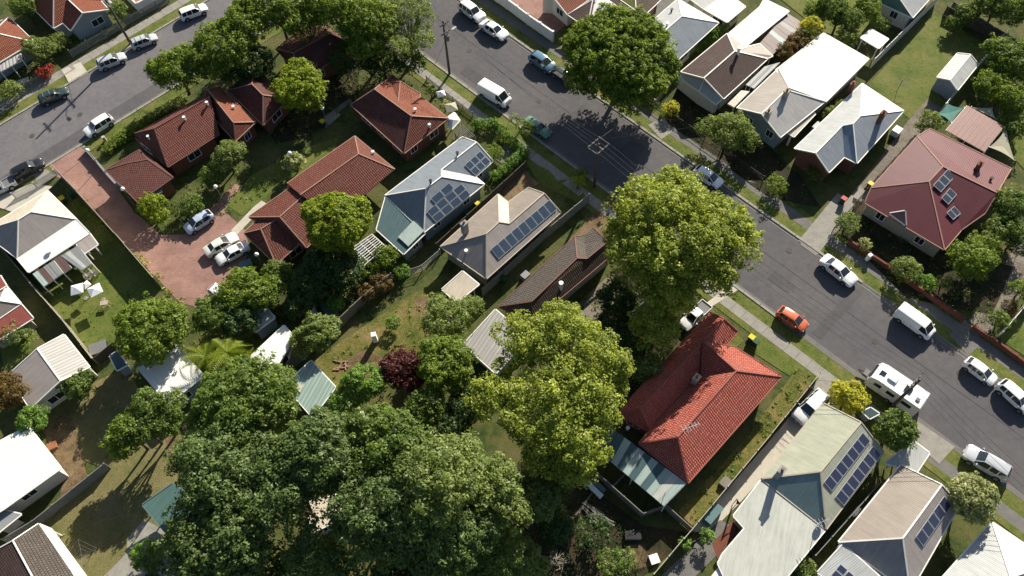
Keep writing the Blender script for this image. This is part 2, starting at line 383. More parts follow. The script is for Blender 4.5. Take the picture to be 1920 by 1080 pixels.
M['leaf_olive'] = m_leaf('leaf_olive', (0.151, 0.206, 0.054), (0.254, 0.304, 0.0877))
M['leaf_forest'] = m_leaf('leaf_forest', (0.095, 0.145, 0.0396), (0.172, 0.231, 0.0739))
M['leaf_yellow'] = m_leaf('leaf_yellow', (.36, .37, .03), (.54, .50, .05))
M['leaf_red'] = m_leaf('leaf_red', (0.0743, 0.0178, 0.0208), (0.149, 0.0327, 0.0297))
M['leaf_rust'] = m_leaf('leaf_rust', (0.115, 0.0743, 0.0216), (0.203, 0.135, 0.0378))
M['leaf_pale'] = m_leaf('leaf_pale', (0.245, 0.274, 0.115), (0.461, 0.475, 0.245))
M['leaf_bright'] = m_leaf('leaf_bright', (.12, .215, .036), (.21, .33, .055))
M['leaf_flower'] = m_leaf('leaf_flower', (0.264, 0.0352, 0.0264), (0.396, 0.0704, 0.044))
PAINT = {'white': m_paint('paint_white', (.78, .78, .76)), 'silver': m_paint('paint_silver', (.42, .44, .46), .3),
         'bluesilver': m_paint('paint_bluesilver', (.36, .43, .52), .3), 'black': m_paint('paint_black', (.010, .011, .013), .3, .2),
         'darkgreen': m_paint('paint_darkgreen', (.02, .04, .035), .2), 'dark': m_paint('paint_dark', (.035, .04, .045), .2),
         'blue': m_paint('paint_blue', (.07, .15, .22), .25), 'green': m_paint('paint_green', (.07, .2, .13), .3),
         'orange': m_paint('paint_orange', (.56, .13, .05), .3), 'cream': m_paint('paint_cream', (.66, .64, .55), .35)}
# ------------------------------------------------------------------ ground sheets
def sheet(name, P, mat, z, kind='structure', uvm=False):
    V = [(p[0], p[1], z) for p in P]
    a = sum(V[i][0] * V[(i + 1) % len(V)][1] - V[(i + 1) % len(V)][0] * V[i][1] for i in range(len(V)))
    if a < 0: V = V[::-1]
    o = mk(name, V, [tuple(range(len(V)))], mat); o['kind'] = kind; return o
ZL = [0.0]
def patch(name, mat, fr, s, lvl=0):
    """flat ground sheet; each new sheet lies a few mm above the ones before it"""
    ZL[0] += .0011
    return sheet(name, pts(fr, s), M[mat], .010 + lvl * .01 + ZL[0])
def slab_poly(name, P, mat, z0, z1, parent=None):
    P = [np.array([p[0], p[1]]) for p in P]; n = len(P)
    a = sum(P[i][0] * P[(i + 1) % n][1] - P[(i + 1) % n][0] * P[i][1] for i in range(n))
    if a < 0: P = P[::-1]
    V = [(p[0], p[1], z0) for p in P] + [(p[0], p[1], z1) for p in P]
    F = [tuple(range(n, 2 * n)), tuple(range(n))[::-1]] + [(i, (i + 1) % n, n + (i + 1) % n, n + i) for i in range(n)]
    return mk(name, V, F, mat, parent)

# ------------------------------------------------------------------ roofs and houses
def planarize(V, faces, it=400):
    """slide every corner along its own sight line until the roof planes are flat"""
    O = np.array([0, 0, CAMH]); D = [(v - O) / (CAMH - v[2]) for v in V]; h = [v[2] for v in V]; h0 = list(h)
    for _ in range(it):
        P_ = [O + D[i] * (CAMH - h[i]) for i in range(len(V))]; acc = [0.0] * len(V); cnt = [0] * len(V)
        for f in faces:
            if len(f) < 4: continue
            P = np.array([P_[i] for i in f]); c = P.mean(0); u, s, vt = np.linalg.svd(P - c); n = vt[2]
            for i in f:
                dn = np.dot(D[i], n)
                if abs(dn) < .15: continue
                t = np.dot(c - O, n) / dn; acc[i] += CAMH - t; cnt[i] += 1
        for i in range(len(V)):
            if cnt[i]: h[i] += .5 * (acc[i] / cnt[i] - h[i])
            h[i] += (.06 if h0[i] < 3.05 else .01) * (h0[i] - h[i])
    return [O + D[i] * (CAMH - h[i]) for i in range(len(V))]
class Roof: pass
def build_roof(parent, fr, vs, fs, mat, trim='trim_white', walls='wall_cream', over=.45, thick=.12, wall=True,
               windows=True, cap=True, mats=None, base=0.0, gutter=True, name='roof', open_posts=False, plan=True):
    """vs: 'a:x,y,h b:x,y,h', fs: 'abc bcd' (one letter per vertex)"""
    ids = []; V = []
    for t in vs.split():
        k, r = t.split(':'); x, y, h = [float(q) for q in r.split(',')]
        ids.append(k); V.append(at(*fp(fr, x, y), h))
    faces = [[ids.index(c) for c in f] for f in fs.split()]
    if plan: V = planarize(V, faces)
    R = Roof(); R.planes = {}; ff = []
    for fi, f in enumerate(faces):
        P = np.array([V[i] for i in f]); nrm = np.zeros(3)
        for i in range(len(P)): nrm += np.cross(P[i], P[(i + 1) % len(P)])
        if nrm[2] < 0: f = f[::-1]; nrm = -nrm
        nrm /= np.linalg.norm(nrm); ff.append(f); R.planes[fs.split()[fi]] = (P.mean(0), nrm)
    nv = len(V); VV = V + [v - np.array([0, 0, thick]) for v in V]; F = [tuple(f) for f in ff]; uv = []; mi = []
    fm = mats or {}
    ml = [M[mat]] + [M[q] for q in dict.fromkeys(fm.values())] + [M[trim]]
    mn = [mat] + list(dict.fromkeys(fm.values()))
    def fuv(P, n):
        h = np.cross(np.array([0, 0, 1.0]), n)
        if np.linalg.norm(h) < .02: h = np.array([math.cos(.8), math.sin(.8), 0])
        h /= np.linalg.norm(h); s = np.cross(n, h); return [(np.dot(p, h), np.dot(p, s)) for p in P]
    for fi, f in enumerate(ff):
        c, n = R.planes[fs.split()[fi]]; uv += fuv([V[i] for i in f], n); mi.append(mn.index(fm.get(fs.split()[fi], mat)))
    for f in ff:
        F.append(tuple(i + nv for i in f[::-1])); uv += [(0, 0)] * len(f); mi.append(len(ml) - 1)
    cnt = {}
    for fi, f in enumerate(ff):
        for i in range(len(f)): cnt.setdefault(frozenset((f[i], f[(i + 1) % len(f)])), []).append((fi, f[i], f[(i + 1) % len(f)]))
    bd = {}
    for k, l in cnt.items():
        if len(l) == 1:
            _, a, b = l[0]; F.append((a, a + nv, b + nv, b)); uv += [(0, 0)] * 4; mi.append(len(ml) - 1); bd[a] = b
    ro = mk(name, VV, F, ml, parent, mi=mi, uv=uv); R.obj = ro; R.V = V
    # ridge and hip caps
    if cap:
        for k, l in cnt.items():
            if len(l) == 2:
                n1 = R.planes[fs.split()[l[0][0]]][1]; n2 = R.planes[fs.split()[l[1][0]]][1]
                c1 = R.planes[fs.split()[l[0][0]]][0]; a, b = V[l[0][1]], V[l[0][2]]
                if np.dot(n2, c1 - a) < -.02 and np.dot(n1, n2) < .995:
                    g = MB(); up = (n1 + n2) / 2; g.beam(a + up * .015, b + up * .015, .15, .05); g.build('ridge_cap', M[trim], ro)
    # boundary loop
    loop = []
    if bd:
        s = next(iter(bd)); x = s
        while True:
            loop.append(x); x = bd.get(x)
            if x is None or x == s or len(loop) > 60: break
    R.loop = loop
    if gutter:
        for a, b in bd.items():
            A, B = V[a], V[b]
            if np.linalg.norm(A - B) < .5: continue
            d = (B - A); d[2] = 0; nn = np.array([d[1], -d[0], 0]); nn /= (np.linalg.norm(nn) + 1e-9)
            lvl = abs(A[2] - B[2]) < .25
            g = MB(); off = nn * .06 - np.array([0, 0, .07 if lvl else .03])
            g.beam(A + off, B + off, .11, .12 if lvl else .17); g.build('gutter' if lvl else 'barge_board', M[trim], ro)
    if wall and len(loop) > 2:
        P = [V[i] for i in loop]; n = len(P); Q = []
        for i in range(n):
            a, b, c = P[i - 1][:2], P[i][:2], P[(i + 1) % n][:2]
            d1 = (b - a) / (np.linalg.norm(b - a) + 1e-9); d2 = (c - b) / (np.linalg.norm(c - b) + 1e-9)
            n1 = np.array([-d1[1], d1[0]]); n2 = np.array([-d2[1], d2[0]]); mm = n1 + n2; l = np.dot(mm, mm)
            o = mm * (2 / l) * over if l > .6 else n1 * over
            if np.linalg.norm(o) > 2 * over: o = o / np.linalg.norm(o) * 2 * over
            Q.append(b + o)
        WV = [(q[0], q[1], base) for q in Q] + [(q[0], q[1], P[i][2] - thick * .6) for i, q in enumerate(Q)]
        WF = [(i, (i + 1) % n, n + (i + 1) % n, n + i) for i in range(n)]
        if open_posts:
            for q, p in zip(Q, P):
                g = MB(); g.beam((q[0], q[1], base), (q[0], q[1], p[2] - .1), .12, .12); g.build('post', M[trim], parent)
        else:
            wo_ = mk('wall', WV, WF, M[walls], parent)
            if windows:
                for i in range(n):
                    a, b = Q[i], Q[(i + 1) % n]; L = np.linalg.norm(b - a)
                    if L < 2.6: continue
                    d = (b - a) / L; no = np.array([d[1], -d[0]]); k = max(1, int(L / 3.4))
                    top = min(P[i][2], P[(i + 1) % n][2])
                    for j in range(k):
                        t = (j + .5 + random.uniform(-.12, .12)) / k * L; c = a + d * t; w = random.choice((1.1, 1.5, 1.8)); hh = 1.15
                        if w > L * .6: w = .9
                        zc = top - 1.15; rz = math.atan2(d[1], d[0])
                        cc = (c[0] + no[0] * .02, c[1] + no[1] * .02, zc)
                        wi = MB()
                        for sx, sz, ww, hz in ((0, hh / 2, w + .1, .09), (0, -hh / 2, w + .1, .09), (-w / 2, 0, .08, hh), (w / 2, 0, .08, hh), (0, 0, .05, hh)):
                            wi.box((cc[0] + d[0] * sx, cc[1] + d[1] * sx, zc + sz), (ww, .10, hz), rz)
                        wo = wi.build('window', M['trim_white'], parent)
                        MB().box((cc[0], cc[1], zc), (w - .06, .05, hh - .06), rz).build('pane', M['glass'], wo)
    return R
def on(R, face, fr, x, y, lift=0.0):
    c, n = R.planes[face]; d = ray(*fp(fr, x, y)); o = np.array([0, 0, CAMH]); c = c + n * lift
    t = np.dot(c - o, n) / np.dot(d, n); return o + d * t, n
def panels(parent, R, face, fr, corners, nu, nv, mat='solar', lift=.12, gap=.03):
    """corners: 4 picture points on the roof plane, u along first edge"""
    C = []
    for t in corners.split():
        x, y = [float(q) for q in t.split(',')]; p, n = on(R, face, fr, x, y, lift); C.append(p)
    # regularise to a parallelogram
    o = C[0]; u = ((C[1] - C[0]) + (C[2] - C[3])) / 2; v = ((C[3] - C[0]) + (C[2] - C[1])) / 2
    o = sum(C) / 4 - u / 2 - v / 2; uu = u / np.linalg.norm(u); v = v - uu * np.dot(uu, v) * .85
    vv = v / np.linalg.norm(v)
    for i in range(nu):
        for j in range(nv):
            p = o + u * i / nu + v * j / nv; a = u / nu; b = v / nv
            g = [p + uu * gap + vv * gap, p + a - uu * gap + vv * gap, p + a + b - uu * gap - vv * gap, p + b + uu * gap - vv * gap]
            if np.dot(np.cross(a, b), n) < 0: g = g[::-1]
            V = g + [q - n * .04 for q in g]
            V2 = [q + n * .008 for q in g]; c = sum(g) / 4
            V2 = [c + (q - c) * (1 - .06 / max(.4, np.linalg.norm(q - c))) + n * .004 for q in g]
            so = mk('solar_panel', V, [(0, 1, 2, 3), (7, 6, 5, 4), (0, 4, 5, 1), (1, 5, 6, 2), (2, 6, 7, 3), (3, 7, 4, 0)], M['panel_frame'], parent)
            mk('cell_glass', V2, [(0, 1, 2, 3)], M[mat], so, uv=[(0, 0), (1, 0), (1, 1), (0, 1)])
def stack(parent, R, face, fr, x, y, h=.9, r=.13, kind='flue', name='flue', mat='steel'):
    p, n = on(R, face, fr, x, y); g = MB()
    if kind == 'chimney':
        g.box((p[0], p[1], p[2] + h / 2 - .3), (.75, .55, h + .6), .8); g.box((p[0], p[1], p[2] + h + .04), (.86, .66, .12), .8)
        o = g.build('chimney', M[mat], parent); MB().cyl((p[0], p[1], p[2] + h + .25), .14, .4).build('chimney_pot', M['terracotta'], o)
    elif kind == 'whirly':
        g.cyl((p[0], p[1], p[2]), .14, .4); g.ball((p[0], p[1], p[2] + .32), .24, 10, 0, .8); g.build('roof_ventilator', M['steel'], parent)
    elif kind == 'dish':
        g.tube([p, p + np.array([0, 0, .7])], .03); 
        V = []; F = []; c = p + np.array([0, 0, .8])
        for i in range(12):
            a = i * math.pi / 6; V.append(c + np.array([.4 * math.cos(a), .25 + .05, .4 * math.sin(a)]) )
        V.append(c + np.array([0, .05, 0])); F = [(i, (i + 1) % 12, 12) for i in range(12)]
        g.add(V, F); g.build('satellite_dish', M['plastic_grey'], parent)
    elif kind == 'antenna':
        g.tube([p, p + np.array([0, 0, 2.0])], .03, 6); t = p + np.array([0, 0, 1.9])
        g.beam(t + np.array([-.8, -.3, 0]), t + np.array([.8, .3, 0]), .04, .04)
        for k in range(6):
            q = t + np.array([-.8, -.3, 0]) + np.array([1.6, .6, 0]) * k / 5; l = .5 - .05 * k
            g.beam(q + np.array([.35, -.94, 0]) * l, q - np.array([.35, -.94, 0]) * l, .035, .035)
        g.build('tv_antenna', M['steel'], parent)
    else:
        g.cyl((p[0], p[1], p[2] + h / 2 - .1), r, h + .2); g.cyl((p[0], p[1], p[2] + h + .06), r * 1.7, .10)
        g.build(name, M[mat], parent)
def house(label, fr, base_xy, cat='house', name='house'):
    p = at(*fp(fr, *base_xy), 0); return thing(name, label, cat, tuple(p))
def sheets_roof(parent, fr, corners, n, mats, hA, hB, posts=True, trim='trim_white', beams=3):
    """flat awning of n separate sheets; corners a,b (high side) c,d (low side), sheets side by side from a to b"""
    t = [tuple(float(q) for q in s.split(',')) for s in corners.split()]
    a = at(*fp(fr, *t[0]), hA); b = at(*fp(fr, *t[1]), hA); c = at(*fp(fr, *t[2]), hB); d = at(*fp(fr, *t[3]), hB)
    for i in range(n):
        f0, f1 = (i + .01) / n, (i + .99) / n
        q = [a + (b - a) * f0, a + (b - a) * f1, d + (c - d) * f1, d + (c - d) * f0]
        nr = np.cross(q[1] - q[0], q[3] - q[0])
        if nr[2] < 0: q = q[::-1]
        dz = np.array([0, 0, .012 * (i % 2)]); V = [v + dz for v in q] + [v + dz - np.array([0, 0, .04]) for v in q]
        w = np.linalg.norm(b - a) / n; L = np.linalg.norm(d - a)
        mk('roof_sheet', V, [(0, 1, 2, 3), (7, 6, 5, 4), (0, 4, 5, 1), (1, 5, 6, 2), (2, 6, 7, 3), (3, 7, 4, 0)], M[mats[i % len(mats)]], parent,
           uv=[(0, 0), (w, 0), (w, L), (0, L)] + [(0, 0)] * 20)
    g = MB()
    for k in range(beams):
        f = (k + .04) / (beams - 1 + .08) if beams > 1 else .5
        z = np.array([0, 0, .10]); g.beam(a + (d - a) * f - z, b + (c - b) * f - z, .08, .11)
    g.beam(a - z, d - z, .08, .1); g.beam(b - z, c - z, .08, .1); g.build('roof_frame', M[trim], parent)
    if posts:
        for p in (c, d, c + (d - c) * .5):
            q = p + ((a + b) / 2 - (c + d) / 2) * .05
            MB().beam((q[0], q[1], 0), (q[0], q[1], q[2] - .12), .1, .1).build('post', M[trim], parent)

# ------------------------------------------------------------------ fences
def _panel_mesh(style, mat, h):
    g = MB()
    if style == 'metal':
        n = 12
        for i in range(n):
            x0 = -1.17 + i * 2.34 / n; g.box((x0 + .0975, (.012 if i % 2 else -.012), h / 2 + .03), (.195, .02, h - .08))
        g.box((0, 0, h), (2.36, .07, .06)); g.box((0, 0, .06), (2.36, .06, .06))
    elif style == 'paling':
        for i in range(22): g.box((-1.15 + i * .1095, .02, h / 2 + random.uniform(-.02, .02)), (.1, .02, h - .06))
        g.box((0, -.02, .4), (2.38, .05, .08)); g.box((0, -.02, h - .3), (2.38, .05, .08)); g.box((0, 0, h), (2.4, .09, .03))
    elif style == 'picket':
        for i in range(15): g.box((-1.12 + i * .16, 0, h / 2), (.08, .02, h))
        g.box((0, -.02, .3), (2.38, .04, .07)); g.box((0, -.02, h - .22), (2.38, .04, .07))
    elif style == 'mesh':
        for i in range(13): g.box((-1.17 + i * .195, 0, h / 2), (.012, .012, h))
        for k in range(4): g.box((0, 0, .1 + (h - .1) * k / 3), (2.38, .02 if k < 3 else .045, .02 if k < 3 else .045))
    elif style == 'masonry':
        g.box((0, 0, h / 2 - .04), (2.4, .2, h - .08)); g.box((0, 0, h - .02), (2.4, .27, .07))
    return g.mesh('fence_panel', M[mat])
def fence(label, fr, s, h=1.8, style='metal', mat='fence_grey', postmat=None, cat='fence', name='fence', group=None):
    P = pts(fr, s); root = thing(name, label, cat, (P[0][0], P[0][1], 0), 0, group)
    me = _panel_mesh(style, mat, h); pg = MB(); pw = .32 if style == 'masonry' else .09
    pg.box((0, 0, (h + .06) / 2), (pw, pw, h + .06)); pg.box((0, 0, h + .08), (pw + .04, pw + .04, .05)); pme = pg.mesh('post', M[postmat or mat])
    for a, b in zip(P[:-1], P[1:]):
        L = np.linalg.norm(b - a); k = max(1, round(L / 2.4)); d = (b - a) / L; rz = math.atan2(d[1], d[0])
        for i in range(k + 1):
            q = a + d * L * i / k - P[0]
            o = link('post', pme, root); o.location = (q[0], q[1], 0); o.rotation_euler = (0, 0, rz)
            if i < k:
                q = a + d * L * (i + .5) / k - P[0]
                o = link('wall_panel' if style == 'masonry' else 'fence_panel', me, root); o.location = (q[0], q[1], 0); o.rotation_euler = (random.uniform(-.012, .012), 0, rz); o.scale = (L / k / 2.4, 1, 1)
    return root

# ------------------------------------------------------------------ foliage
def leaves_mesh(name, P, Nn, S, LV, mat, asp=.55):
    n = len(P); r = RNG.normal(size=(n, 3)); t = np.cross(Nn, r); t /= np.linalg.norm(t, axis=1)[:, None] + 1e-9
    b = np.cross(Nn, t); b /= np.linalg.norm(b, axis=1)[:, None] + 1e-9
    s = S[:, None]; V = np.empty((n, 4, 3)); V[:, 0] = P + t * s; V[:, 1] = P + b * s * asp; V[:, 2] = P - t * s; V[:, 3] = P - b * s * asp
    me = bpy.data.meshes.new(name); me.vertices.add(4 * n); me.vertices.foreach_set('co', V.ravel().astype(np.float32))
    me.loops.add(4 * n); me.loops.foreach_set('vertex_index', np.arange(4 * n, dtype=np.int32))
    me.polygons.add(n); me.polygons.foreach_set('loop_start', np.arange(0, 4 * n, 4, dtype=np.int32))
    try: me.polygons.foreach_set('loop_total', np.full(n, 4, dtype=np.int32))
    except Exception: pass
    me.materials.append(mat); a = me.attributes.new('lv', 'FLOAT', 'FACE'); a.data.foreach_set('value', LV.astype(np.float32))
    me.update(calc_edges=True); return me
TOTAL = [0]
def crown_points(lobes, cr=.6, per=24, leaf=.17, low=-.35, fill=.25, open_=0.0, rough=.22):
    L = np.array(lobes, float); PP = []; NN = []; SS = []; VV = []
    for i, (x, y, z, rx, rz) in enumerate(L):
        k = max(5, int(4 * math.pi * rx * (rx + rz) / 2 * .62 / (cr * cr * 1.25)))
        d = RNG.normal(size=(k * 2, 3)); d /= np.linalg.norm(d, axis=1)[:, None]; d = d[d[:, 2] > low][:k]; k = len(d)
        ph = RNG.uniform(0, 6.28, 6)
        lump = .5 * np.sin(d[:, 0] * 4 + ph[0]) * np.sin(d[:, 1] * 4 + ph[1]) + .5 * np.sin(d[:, 0] * 9 + ph[2]) * np.sin(d[:, 2] * 8 + d[:, 1] * 5 + ph[3])
        rr = .96 + rough * lump * .6 + RNG.normal(size=k) * rough * .35
        if open_ > 0:
            keep = RNG.random(k) > open_ * (1 - lump); d = d[keep]; rr = rr[keep]; k = len(d)
        rr[RNG.random(k) < fill] *= .72
        wisp = RNG.random(k) < .10; rr[wisp] += RNG.uniform(.06, .26, int(wisp.sum()))
        C = np.stack([x + d[:, 0] * rx * rr, y + d[:, 1] * rx * rr, z + d[:, 2] * rz * rr], 1)
        ni = int(26 * rx * rz * (1 - open_)); di = RNG.normal(size=(ni, 3)); di /= np.linalg.norm(di, axis=1)[:, None]; ri = RNG.uniform(.3, .78, ni)[:, None]
        PP.append(np.array([x, y, z]) + di * ri * np.array([rx, rx, rz])); NN.append(di + RNG.normal(size=di.shape) * .5 + np.array([0, 0, .6])); SS.append(np.full(ni, leaf * 1.9)); VV.append(RNG.uniform(.35, .8, ni))
        ok = np.ones(k, bool)
        for j, (x2, y2, z2, r2, rz2) in enumerate(L):
            if j != i: ok &= (((C[:, 0] - x2) / r2) ** 2 + ((C[:, 1] - y2) / r2) ** 2 + ((C[:, 2] - z2) / rz2) ** 2) > .45
        C = C[ok]; d = d[ok]; k = len(C)
        if k == 0: continue
        cs = cr * RNG.uniform(.65, 1.35, k); cv = RNG.normal(.5, .13, k)
        q = RNG.normal(size=(k, per, 3)); q /= np.linalg.norm(q, axis=2)[:, :, None]
        q = q + d[:, None, :] * .35 + np.array([0, 0, .3]); q /= np.linalg.norm(q, axis=2)[:, :, None]
        rad = cs[:, None] * RNG.uniform(.45, 1.05, (k, per)) ** .6
        P = C[:, None, :] + q * rad[:, :, None] * np.array([1, 1, .75]); Nn = q * .75 + RNG.normal(size=q.shape) * .3 + np.array([.1, .2, .5])
        PP.append(P.reshape(-1, 3)); NN.append(Nn.reshape(-1, 3)); SS.append(leaf * RNG.uniform(.6, 1.45, k * per))
        VV.append((cv[:, None] + RNG.normal(0, .14, (k, per))).ravel())
    P = np.concatenate(PP); Nn = np.concatenate(NN); Nn /= np.linalg.norm(Nn, axis=1)[:, None]
    ok = P[:, 2] > .03; TOTAL[0] += int(ok.sum())
    return P[ok], Nn[ok], np.concatenate(SS)[ok], np.clip(np.concatenate(VV)[ok], 0, 1)
def lobes_from(fr, s):
    """'x,y,r,h ...' : picture centre, picture radius, height of the lobe's centre above ground"""
    out = []
    for t in s.split():
        x, y, r, h = [float(q) for q in t.split(',')]; sc_ = FR[fr][2]; X, Y = fp(fr, x, y); c = at(X, Y, h)
        e = at(X + r / sc_, Y, h); R = np.linalg.norm(e - c); out.append([c[0], c[1], h, R, min(R * .85, h * 1.02)])
    return out
def tree(label, fr, s, mat='leaf_green', cr=.6, per=24, leaf=.17, cat='tree', name='tree', trunk=True, bark='bark', split=1, group=None, **k):
    L = lobes_from(fr, s); Ln = []
    for (x, y, h, R, rz) in L:                       # break each lobe into uneven sub-lobes
        if R > 1.6 and split:
            Ln.append([x, y, h, R * .88, rz * .85]); n = int(6 + R * 1.6)
            for i in range(n):
                a = 2 * math.pi * (i + RNG.uniform(-.3, .3)) / n * 1.618 * 2; t = RNG.uniform(.35, .72); zz = RNG.uniform(-.1, .62)
                q = R * RNG.uniform(.28, .46); Ln.append([x + math.cos(a) * R * t, y + math.sin(a) * R * t, h + rz * zz * (1.1 - t * .6), q, q * .85])
        else: Ln.append([x, y, h, R, rz])
    cx = np.mean([q[0] for q in L]); cy = np.mean([q[1] for q in L]); root = thing(name, label, cat, (cx, cy, 0), RNG.uniform(0, .01), group)
    P, Nn, S, LV = crown_points(Ln, cr * .92, int(per * 1.22), leaf * .84, **k)
    o = link('crown', leaves_mesh('crown', P - np.array([cx, cy, 0]), Nn, S, LV, M[mat]), root)
    if trunk:
        g = MB(); hb = max(q[2] for q in L); r0 = max(.07, .045 * max(q[3] for q in L) + .05); zt = hb * .42
        g.tube([(0, 0, -.1), (.05, .03, zt * .5), (0, .06, zt)], [r0 * 1.25, r0, r0 * .85], 8)
        for (x, y, h, R, rz) in (Ln if len(Ln) < 14 else Ln[:14]):
            q = np.array([x - cx, y - cy, h + rz * .25]); m = q * .45 + np.array([0, .06, zt]) * .55 + RNG.normal(size=3) * .15
            g.tube([(0, .05, zt * .9), m, q], [r0 * .6, r0 * .36, r0 * .12], 5)
        g.build('trunk', M[bark], root, world=False, smooth=True)
    return root
def hedge(label, fr, s, r=.6, h=1.2, mat='leaf_bright', cat='hedge', leaf=.09, cr=.3):
    P = pts(fr, s); L = []
    for a, b in zip(P[:-1], P[1:]):
        n = max(1, int(np.linalg.norm(b - a) / (r * 1.1)))
        for i in range(n + 1):
            q = a + (b - a) * i / n; L.append([q[0], q[1], h * .5, r * RNG.uniform(.9, 1.1), h * .55])
    root = thing('hedge', label, cat, (P[0][0], P[0][1], 0))
    p, Nn, S, LV = crown_points(L, cr, 20, leaf, low=-.8, fill=.1, rough=.12)
    link('foliage', leaves_mesh('foliage', p - np.array([P[0][0], P[0][1], 0]), Nn, S, LV, M[mat]), root)
    g = MB()
    for q in P: g.tube([(q[0], q[1], -.05), (q[0], q[1], h * .6)], [.05, .02], 5)
    g.build('stem', M['bark'], root); return root
def inpoly(x, y, P):
    c = np.zeros(len(x), bool); n = len(P)
    for i in range(n):
        x1, y1 = P[i][0], P[i][1]; x2, y2 = P[(i + 1) % n][0], P[(i + 1) % n][1]
        with np.errstate(divide='ignore', invalid='ignore'):
            c ^= ((y1 > y) != (y2 > y)) & (x < (x2 - x1) * (y - y1) / (y2 - y1 + 1e-12) + x1)
    return c
def cover(label, fr, s, mat, dens=3.0, h=.35, leaf=.11, name='ground_cover', cat='ground cover', per=10, cr=.3):
    """low plants nobody could count: one object"""
    P = pts(fr, s); xs = [p[0] for p in P]; ys = [p[1] for p in P]; A = (max(xs) - min(xs)) * (max(ys) - min(ys)); n = int(A * dens)
    x = RNG.uniform(min(xs), max(xs), n); y = RNG.uniform(min(ys), max(ys), n); k = inpoly(x, y, P)
    f = np.sin(x * 1.3 + 1) * np.sin(y * 1.7 + 2) + .5 * np.sin(x * 3.1 + y * 2.3) + RNG.normal(size=n) * .5
    k &= f > -.35; x = x[k]; y = y[k]; f = f[k]; n = len(x)
    if n == 0: return
    hh = h * np.clip(.5 + f * .5, .25, 1.5); q = RNG.normal(size=(n, per, 3)); q /= np.linalg.norm(q, axis=2)[:, :, None]; q[:, :, 2] = np.abs(q[:, :, 2])
    c = np.stack([x, y, hh * .3], 1); sz = np.minimum(cr, hh)[:, None, None]
    Q = c[:, None, :] + q * np.concatenate([sz * 1.4, sz * 1.4, hh[:, None, None]], 2) * RNG.uniform(.4, 1, (n, per, 1))
    Nn = q + RNG.normal(size=q.shape) * .5 + np.array([0, 0, .5]); Nn = (Nn / np.linalg.norm(Nn, axis=2)[:, :, None]).reshape(-1, 3)
    LV = np.clip((RNG.normal(.5, .16, (n, 1)) + RNG.normal(0, .12, (n, per))).ravel(), 0, 1); TOTAL[0] += n * per
    o = link(name, leaves_mesh(name, Q.reshape(-1, 3), Nn, leaf * RNG.uniform(.6, 1.4, n * per), LV, M[mat])); o['kind'] = 'stuff'; o['label'] = label; o['category'] = cat
    return o
def palm(label, fr, x, y, h=4.0, r=2.4, n=15, mat='leaf_olive', cat='palm', name='palm', thick=.1):
    p = at(*fp(fr, x, y), h); root = thing(name, label, cat, (p[0], p[1], 0))
    g = MB(); g.tube([(0, 0, -.1), (.05, .02, h * .5), (0, 0, h)], [thick * 1.3, thick, thick * .8], 8); g.build('trunk', M['bark'], root, world=False, smooth=True)
    P = []; Nn = []; S = []
    fr_ = []; m = 16
    V = []; F = []
    for i in range(m):
        t = (i + 1) / m; sx = r * t; sz = r * (.42 * t - .78 * t * t); w = .42 * r * math.sin(math.pi * min(1, .12 + t * .85)) * .55
        for sgn in (-1, 1):
            b = len(V); V += [(sx, 0, sz), (sx + .05, 0, sz), (sx + w * .7, sgn * w, sz - w * .35)]; F.append((b, b + 1, b + 2))
            V += [(sx - .04, 0, sz), (sx + .02, 0, sz + .01), (sx + w * .45, sgn * w * .95, sz - w * .15)]; F.append((b + 3, b + 4, b + 5))
    b = len(V)
    for i in range(6):
        t = i / 5; sx = r * t; sz = r * (.42 * t - .78 * t * t); V += [(sx, -.035 * (1 - t * .7), sz), (sx, .035 * (1 - t * .7), sz)]
    for i in range(5): F.append((b + 2 * i, b + 2 * i + 2, b + 2 * i + 3, b + 2 * i + 1))
    me = mesh_of('frond', V, F, M[mat]); a = me.attributes.new('lv', 'FLOAT', 'FACE'); a.data.foreach_set('value', np.clip(RNG.normal(.55, .15, len(F)), 0, 1).astype(np.float32))
    for i in range(n):
        o = link('frond', me, root); o.location = (0, 0, h - .02 * i); s_ = RNG.uniform(.8, 1.1); o.scale = (s_, s_, s_)
        o.rotation_euler = (RNG.uniform(-.2, .2), RNG.uniform(-.45, .35), i * 2.4)
    return root
